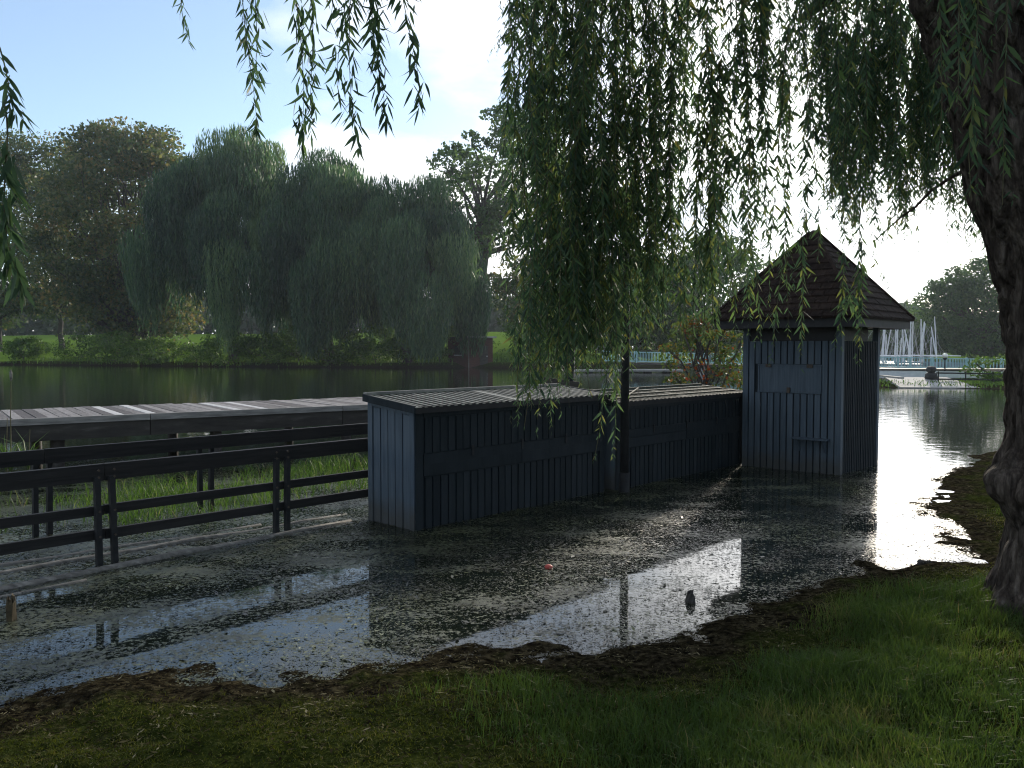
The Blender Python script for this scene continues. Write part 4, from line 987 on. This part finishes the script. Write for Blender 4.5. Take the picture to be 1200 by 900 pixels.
# ------------------------------------------------------------------ footbridge, boats, right shore
def footbridge():
    a = Vector((6.5, 60.5, 0)); b = Vector((40, 57, 0)); ln = (b - a).length
    o = tag(empty('footbridge', a, math.atan2(b.y - a.y, b.x - a.x)), 'long low footbridge with pale teal balustrade beyond the booth', 'bridge')
    def zt(s): return 1.72 - .68 * s / ln
    def bar(name, s0, s1, dz0, dz1, y0, y1, mat, par=o):
        return MB().hexa([(s0, y0, zt(s0) + dz0), (s1, y0, zt(s1) + dz0), (s1, y1, zt(s1) + dz0), (s0, y1, zt(s0) + dz0)],
                  [(s0, y0, zt(s0) + dz1), (s1, y0, zt(s1) + dz1), (s1, y1, zt(s1) + dz1), (s0, y1, zt(s0) + dz1)]).build(name, mat, par)
    for y in (0, 2.4):
        bar('top_rail', 0, ln, -.07, 0, y - .05, y + .05, MT['teal']); bar('bottom_rail', 0, ln, -.74, -.68, y - .04, y + .04, MT['teal'])
        m = MB(); k = int(ln / .22)
        for i in range(k):
            s = .1 + i * .22; m.box(s - .02, s + .02, y - .02, y + .02, zt(s) - .682, zt(s) - .068)
        m.build('balusters', MT['teal'], o)['kind'] = 'stuff'
        for i in range(15):
            s = .15 + i * (ln - .3) / 14; MB().box(s - .06, s + .06, y - .06, y + .06, zt(s) - .80, zt(s) + .05).build('post', MT['teal'], o)
    bar('deck', 0, ln, -.95, -.80, -.2, 2.6, MT['fascia'])
    for i in range(6):
        s = 1 + i * (ln - 2) / 5
        MB().box(s - .25, s + .25, .1, 2.3, -.6, zt(s) - .952).build('pier', MT['concrete'], o)
footbridge()
BG = 'sailboats moored beyond the footbridge'
rr = random.Random(8)
mp = [(1033, 384), (1037, 386), (1041, 378), (1047, 388), (1052, 385), (1058, 384), (1064, 392), (1067, 371), (1070, 369), (1074, 370), (1078, 374), (1079, 377), (1091, 383), (1095, 395), (1099, 371), (1056, 396), (1029, 381), (1035, 392), (1044, 383), (1050, 377), (1061, 375), (1072, 383), (1084, 389), (1088, 379)]
for i, (px, pt) in enumerate(mp):
    d = 74 + rr.uniform(-3, 4); q = at(px, pt, d)
    o = tag(empty('sailboat', (q[0], q[1], 0), rr.uniform(0, 6.28)), 'pale sailboat with bare mast moored beyond the footbridge', 'sailboat', BG)
    ln, bw = 5.2, 1.7; m = MB(); sec = []
    for j in range(8):
        t = j / 7; x = ln * (t - .5); hw = bw * .5 * (math.sin(math.pi * min(1, .32 + t * .68)) ** .8 if t < 1 else .02); hw = max(hw, .02); sh = .62 + .16 * t
        sec.append([(x, -hw, sh), (x, -hw * .8, .15), (x, 0, -.2), (x, hw * .8, .15), (x, hw, sh)])
    m.v = [p for s_ in sec for p in s_]
    for j in range(7):
        for k in range(4): m.f.append((j * 5 + k, j * 5 + k + 1, (j + 1) * 5 + k + 1, (j + 1) * 5 + k))
        m.f.append((j * 5 + 4, j * 5, (j + 1) * 5, (j + 1) * 5 + 4))
    m.f.append((0, 4, 3, 2, 1)); m.f.append((35, 36, 37, 38, 39))
    m.build('hull', MT['hull'], o)
    lx = rr.gauss(0, .22); ly = rr.gauss(0, .22)
    MB().tube([(.3 - lx, -ly, .55), (.3, 0, q[2])], [.065, .045], 6).build('mast', MT['mast'], o)
    MB().tube([(.25 - lx, -ly, 1.3), (-1.9 - lx, -ly, 1.25)], .05, 6).build('boom', MT['mast'], o)
    for tx, ty in ((ln * .48, 0), (0, bw * .45), (0, -bw * .45)):
        MB().tube([(tx, ty, .75), (.3, 0, q[2] - .2)], .006, 4, False).build('stay', MT['mast'], o)
# white edged dock, slab, lamp and railing on the right shore
o = tag(empty('dock', (21.3, 43.5, 0), R(-6)), 'low dock with broad white edge on short posts under the footbridge', 'dock')
MB().hexa([(-3, 0, .34), (4.6, 0, .34), (4.6, 2, .34), (-3, 2, .34)], [(-3, -.05, .72), (5.5, -.05, .66), (5.5, 2, .66), (-3, 2, .72)]).build('edge_board', MT['white'], o)
MB().box(-3, 5.3, -.1, 2.05, .725, .80).build('deck', MT['fascia'], o)
for x in (-2.5, .35, .75, 1.5, 3.2, 4.3): MB().box(x - .09, x + .09, .05, .23, -.5, .338).build('post', MT['concrete'], o)
o = tag(empty('boat_ramp', (19.6, 39.9, 0), R(-8)), 'pale concrete slab sloping into the water before the footbridge', 'ramp')
MB().hexa([(-1.1, -1.1, -.3), (2.1, -1.1, -.3), (2.1, 2.2, -.3), (-1.1, 2.2, -.3)], [(-1.2, -1.2, .05), (2.3, -1.2, .05), (2.1, 2.3, .42), (-.9, 2.3, .42)]).build('slab', MT['concrete'], o)
MB().box(-1.18, -.98, -1.0, 2.2, .43, .52).build('kerb', MT['concrete'], o)
o = tag(empty('rubber_fender', (20.9, 41.3, .3)), 'black rounded rubber fender standing at the end of the slab', 'fender')
MB().lathe([(.24, 0), (.30, .1), (.27, .3), (.16, .38)], 14).build('body', MT['black'], o, True)
MB().lathe([(.14, .37), (.22, .44), (.24, .56), (.18, .66), (.05, .69)], 14).build('cap', MT['black'], o, True)
q = at(1107, 440, 44); o = tag(empty('globe_lamp', (q[0], q[1], .4)), 'small globe street lamp on a dark pole before the footbridge', 'lamp')
MB().tube([(0, 0, -.3), (0, 0, .9)], [.05, .035], 8).build('pole', MT['metal'], o, True)
MB().lathe([(.06, .88), (.12, .93), (.1, .97)], 10).build('collar', MT['metal'], o, True)
MB().lathe([(.06, .97), (.12, 1.02), (.14, 1.10), (.11, 1.18), (.03, 1.22)], 12).build('globe', MT['globe'], o, True)
o = tag(empty('iron_railing', (20.8, 40.6, .25), R(-3)), 'low black iron railing along the right shore', 'railing')
for z in (.12, .42): MB().tube([(0, 0, z), (5.4, 0, z - .08)], .035, 6).build('rail', MT['metal'], o)
for x in (.1, 1.4, 2.7, 4.0, 5.3): MB().tube([(x, 0, -.4), (x, 0, .5)], .035, 6).build('post', MT['metal'], o)
# pale floating dock far out
o = tag(empty('floating_dock', (4.2, 65, 0), R(1)), 'long pale floating dock far out on the water behind the lamp post', 'dock')
for k in range(6):
    MB().box(k * 1.55, k * 1.55 + 1.5, 0, 1.6, .10, .24).build('deck_section', MT['concrete'], o)
    MB().box(k * 1.55 + .15, k * 1.55 + .6, .1, 1.5, -.2, .098).build('float', MT['black'], o)

# ------------------------------------------------------------------ grass, reeds, litter, weed
def blades(x, y, z, h, w, lean, tint, g):
    n = len(x); az = g.uniform(0, 2 * np.pi, n); sd_ = np.stack([np.cos(az), np.sin(az), np.zeros(n)], 1) * (w * .5)[:, None]
    la = g.uniform(0, 2 * np.pi, n); ld = np.stack([np.cos(la), np.sin(la), np.zeros(n)], 1) * (lean * h)[:, None]
    b = np.stack([x, y, z - .01], 1); up = np.array([0, 0, 1.0])
    mid = b + ld * .3 + up * (h * .58)[:, None]; tip = b + ld + up * h[:, None] * (1 - .25 * lean)[:, None]
    return np.stack([b - sd_, b + sd_, mid + sd_ * .75, mid - sd_ * .75, mid - sd_ * .75, mid + sd_ * .75, tip + sd_ * .08, tip - sd_ * .08], 1).reshape(-1, 3)
g = np.random.default_rng(5)
n = 800000
gxs = g.uniform(-4.6, 6.4, n); gys = g.uniform(2.4, 9.0, n)
ok = np.abs(gxs) < gys * .66 + .5; gxs, gys = gxs[ok], gys[ok]; n = len(gxs)
Zg, Sg = height(gxs, gys)
lush = np.clip((gxs + .9 * (gys - 4.2) + .9) * 1.1, 0, 1) * np.clip((Sg - .62 - .9 * (fbm(gxs * 1.3, gys * 1.3, 61) - .5)) * 1.6, 0, 1)
lush *= np.clip(fbm(gxs * 2.3, gys * 2.3, 62) * 3.2 - .5, 0, 1)
bare = np.exp(-((gxs - 3.1) ** 2 + (gys - 4.5) ** 2) / .5)          # trodden roots of the trunk
lush *= 1 - .85 * bare
keep = g.random(n) < lush
x, y, z, s = gxs[keep], gys[keep], Zg[keep], Sg[keep]
tus = np.exp(-((x - 2.55) ** 2 / .35 + (y - 5.7) ** 2 / .25)) + np.exp(-((x - 2.35) ** 2 / .1 + (y - 4.9) ** 2 / .1)) + .8 * np.exp(-((x - 1.5) ** 2 / .3 + (y - 4.1) ** 2 / .12))
hg = (.040 + .072 * fbm(x * 1.8, y * 1.8, 64) ** 1.2 + .07 * np.clip(tus, 0, 1)) * g.uniform(.5, 1.4, len(x))
tg = np.clip(.45 + 1.1 * (fbm(x * 2.5, y * 2.5, 66) - .5) + g.normal(0, .14, len(x)), 0, .9); tg[g.random(len(x)) < .012] = .93
tag(obj_of('lawn_grass', mesh_poly('lawn_grass', blades(x, y, z, hg, g.uniform(.0025, .0055, len(x)), g.uniform(.1, .9, len(x)), tg, g), 4, MT['grass'], np.repeat(tg, 2))), 'lush green grass on the bank around the willow roots', kind='stuff')
moss = np.clip((Sg - .3) * 1.6, 0, 1) * np.clip(fbm(gxs * 1.6, gys * 1.6, 67) * 2.8 - .5, 0, 1) * .85 * (1 - .7 * np.clip(lush, 0, 1))
keep = g.random(n) < moss
x, y, z = gxs[keep], gys[keep], Zg[keep]
hg = g.uniform(.008, .035, len(x)); tg = np.clip(.45 + 1.0 * (fbm(x * 3, y * 3, 68) - .5) + g.normal(0, .16, len(x)), 0, .95)
tag(obj_of('mossy_grass', mesh_poly('mossy_grass', blades(x, y, z, hg, g.uniform(.003, .006, len(x)), g.uniform(.3, 1.3, len(x)), tg, g), 4, MT['moss_grass'], np.repeat(tg, 2))), 'short olive mossy turf along the muddy bank', kind='stuff')
# far lawn fringe and right bank grass
n = 9000
x = np.concatenate([g.uniform(-62, 0, n), g.uniform(15, 32, n // 3)]); y = np.concatenate([g.uniform(84, 108, n), g.uniform(38, 44, n // 3)])
zf_, sf_ = height(x, y); k = (sf_ > .1) & (sf_ < 5)
x, y, z = x[k], y[k], zf_[k]
tg = g.uniform(.3, .85, len(x))
tag(obj_of('shore_grass', mesh_poly('shore_grass', blades(x, y, z, np.where(x > 10, .35, 1) * g.uniform(.15, .6, len(x)), np.where(x > 10, .5, 1) * g.uniform(.06, .16, len(x)), g.uniform(.1, .6, len(x)), tg, g), 4, MT['reed'], np.repeat(tg, 2))), 'rough grass fringing the far shore', kind='stuff')
# reeds behind the rails
n = 15000
uu = g.uniform(-6.5, 2.4, n); vvv = g.uniform(1.75, 4.6, n)
px_ = ORG[0] + U[0] * uu + Vv[0] * vvv; py_ = ORG[1] + U[1] * uu + Vv[1] * vvv
dn = fbm(px_ * .9, py_ * .9, 81); k = g.random(n) < np.clip((dn - .45) * 5, 0, 1) * np.clip((vvv - 1.7) * .9, .1, 1)
x, y = px_[k], py_[k]; hg = (.08 + .34 * fbm(x * 1.2, y * 1.2, 83)) * g.uniform(.5, 1.3, len(x)); tg = np.clip(g.normal(.5, .25, len(x)), 0, 1)
tag(obj_of('reeds', mesh_poly('reeds', blades(x, y, np.zeros(len(x)), hg, g.uniform(.004, .010, len(x)), g.uniform(.2, 1.2, len(x)), tg, g), 4, MT['reed'], np.repeat(tg, 2))), 'bright green reeds growing between the handrails and the boardwalk', kind='stuff')
# single tall stalk before the boardwalk at the rail end
pst = at(12, 520, 10.2)
for i, (dx, hh_) in enumerate(((0, 1.5), (-.12, .95), (.1, .8))):
    o = tag(empty('reed_plant', (pst[0] + dx, pst[1] + .1 * i, 0)), ('tall single reed stalk with seed head before the boardwalk', 'taller leafy reed clump before the boardwalk edge, without seed head', 'shortest leafy reed clump before the boardwalk edge')[i], 'reed', 'reeds before the boardwalk')
    MB().tube([(0, 0, -.2), (.01, 0, hh_ * .6), (.03, 0, hh_)], [.008, .006, .004], 5).build('stem', MT['twig'], o)
    if i == 0: MB().lathe([(.004, hh_ - .09), (.016, hh_ - .05), (.016, hh_ + .02), (.003, hh_ + .06)], 7, (.03, 0)).build('seed_head', MT['log'], o, True)
    lx = blades(np.zeros(14), np.zeros(14), np.full(14, .3), g.uniform(.3, .62, 14), g.uniform(.012, .02, 14), g.uniform(.4, .9, 14), None, g)
    obj_of('blades', mesh_poly('blades', lx, 4, MT['reed'], g.uniform(.3, .9, 28)), o)
def flecks(x, y, z, size, asp, tilt, tint, g):
    n = len(x); az = g.uniform(0, 2 * np.pi, n)
    a = np.stack([np.cos(az), np.sin(az), g.normal(0, 1, n) * tilt], 1) * (size * .5)[:, None]
    b = np.stack([-np.sin(az), np.cos(az), g.normal(0, 1, n) * tilt], 1) * (size * .5 * asp)[:, None]
    c = np.stack([x, y, z], 1)
    return np.stack([c - a, c + b * .9, c + a, c + a * .15 - b], 1).reshape(-1, 3)
n = 900000
x = g.uniform(-7, 7, n); y = g.uniform(3.8, 13.5, n); _, sw = height(x, y)
ca, sa = math.cos(R(35)), math.sin(R(35)); xr, yr = x * ca + y * sa, (-x * sa + y * ca) * 1.7
drift = fbm(xr * .75, yr * .75, 91, 4); fine = fbm(xr * 3, yr * 3, 95, 3)
pr = np.clip((drift * .65 + fine * .35 - .38 + .07 * np.clip(.2 - x, 0, 1) + .06 * np.clip(x - 3, 0, 1)) * 4.8, .10, 1) * np.exp(-np.maximum(0, y - 10.5) / 2.5)
k = (sw < .12) & (g.random(n) < pr)
x, y = x[k], y[k]
sz = np.exp(g.normal(-4.2, .55, len(x))); sz = np.clip(sz, .006, .08)
tg = np.clip(.40 + 1.3 * (fbm(x * 1.1, y * 1.1, 97) - .5) + g.normal(0, .17, len(x)), 0, .97)
tag(obj_of('floating_weed', mesh_poly('floating_weed', flecks(x, y, np.full(len(x), .006) + g.uniform(0, .006, len(x)), sz, g.uniform(.12, .5, len(x)), .10, tg, g), 4, MT['weed'], tg)), 'scraps of weed and leaves floating over the shallow water', kind='stuff')
n = 260000
x = g.uniform(-4.6, 7.2, n); y = g.uniform(2.2, 13, n); ok = np.abs(x) < y * .66 + .4; x, y = x[ok], y[ok]; n = len(x); zl, sl_ = height(x, y)
k = (zl > .0) & (g.random(n) < np.clip(1.25 - sl_ * .55, .03, 1) * np.where((y > 7.2) & (x > 3), .5, 1))
x, y, zl = x[k], y[k], zl[k]; sz = np.clip(np.exp(g.normal(-3.9, .45, len(x))), .008, .055)
tg = np.clip(.45 + 1.4 * (fbm(x * 5, y * 5, 99) - .5) + g.normal(0, .2, len(x)), 0, .96); tg[g.random(len(x)) < .002] = 1
tag(obj_of('leaf_litter', mesh_poly('leaf_litter', flecks(x, y, zl + g.uniform(.004, .022, len(x)), sz, g.uniform(.10, .32, len(x)), .14, tg, g), 4, MT['litter'], tg)), 'dead leaves and twigs littering the mud along the shore', kind='stuff')
print('strand objects', cnt, 'leaf objects', nleaf, 'joined', len(joinV), 'blades', len(hg))

# ------------------------------------------------------------------ haze
hz = MB().box(-420, 420, -60, 300, -1.6, 42).build('haze', bpy.data.materials.new('haze'))
hm = hz.data.materials[0]; hm.use_nodes = True; t = hm.node_tree; t.nodes.clear()
ho = N('ShaderNodeOutputMaterial', t); hv = N('ShaderNodeVolumePrincipled', t)
hv.inputs['Color'].default_value = (.80, .90, 1.0, 1); hv.inputs['Density'].default_value = .0003; hv.inputs['Anisotropy'].default_value = .35
t.links.new(hv.outputs[0], ho.inputs['Volume'])
tag(hz, 'thin summer haze over the pond', kind='stuff')
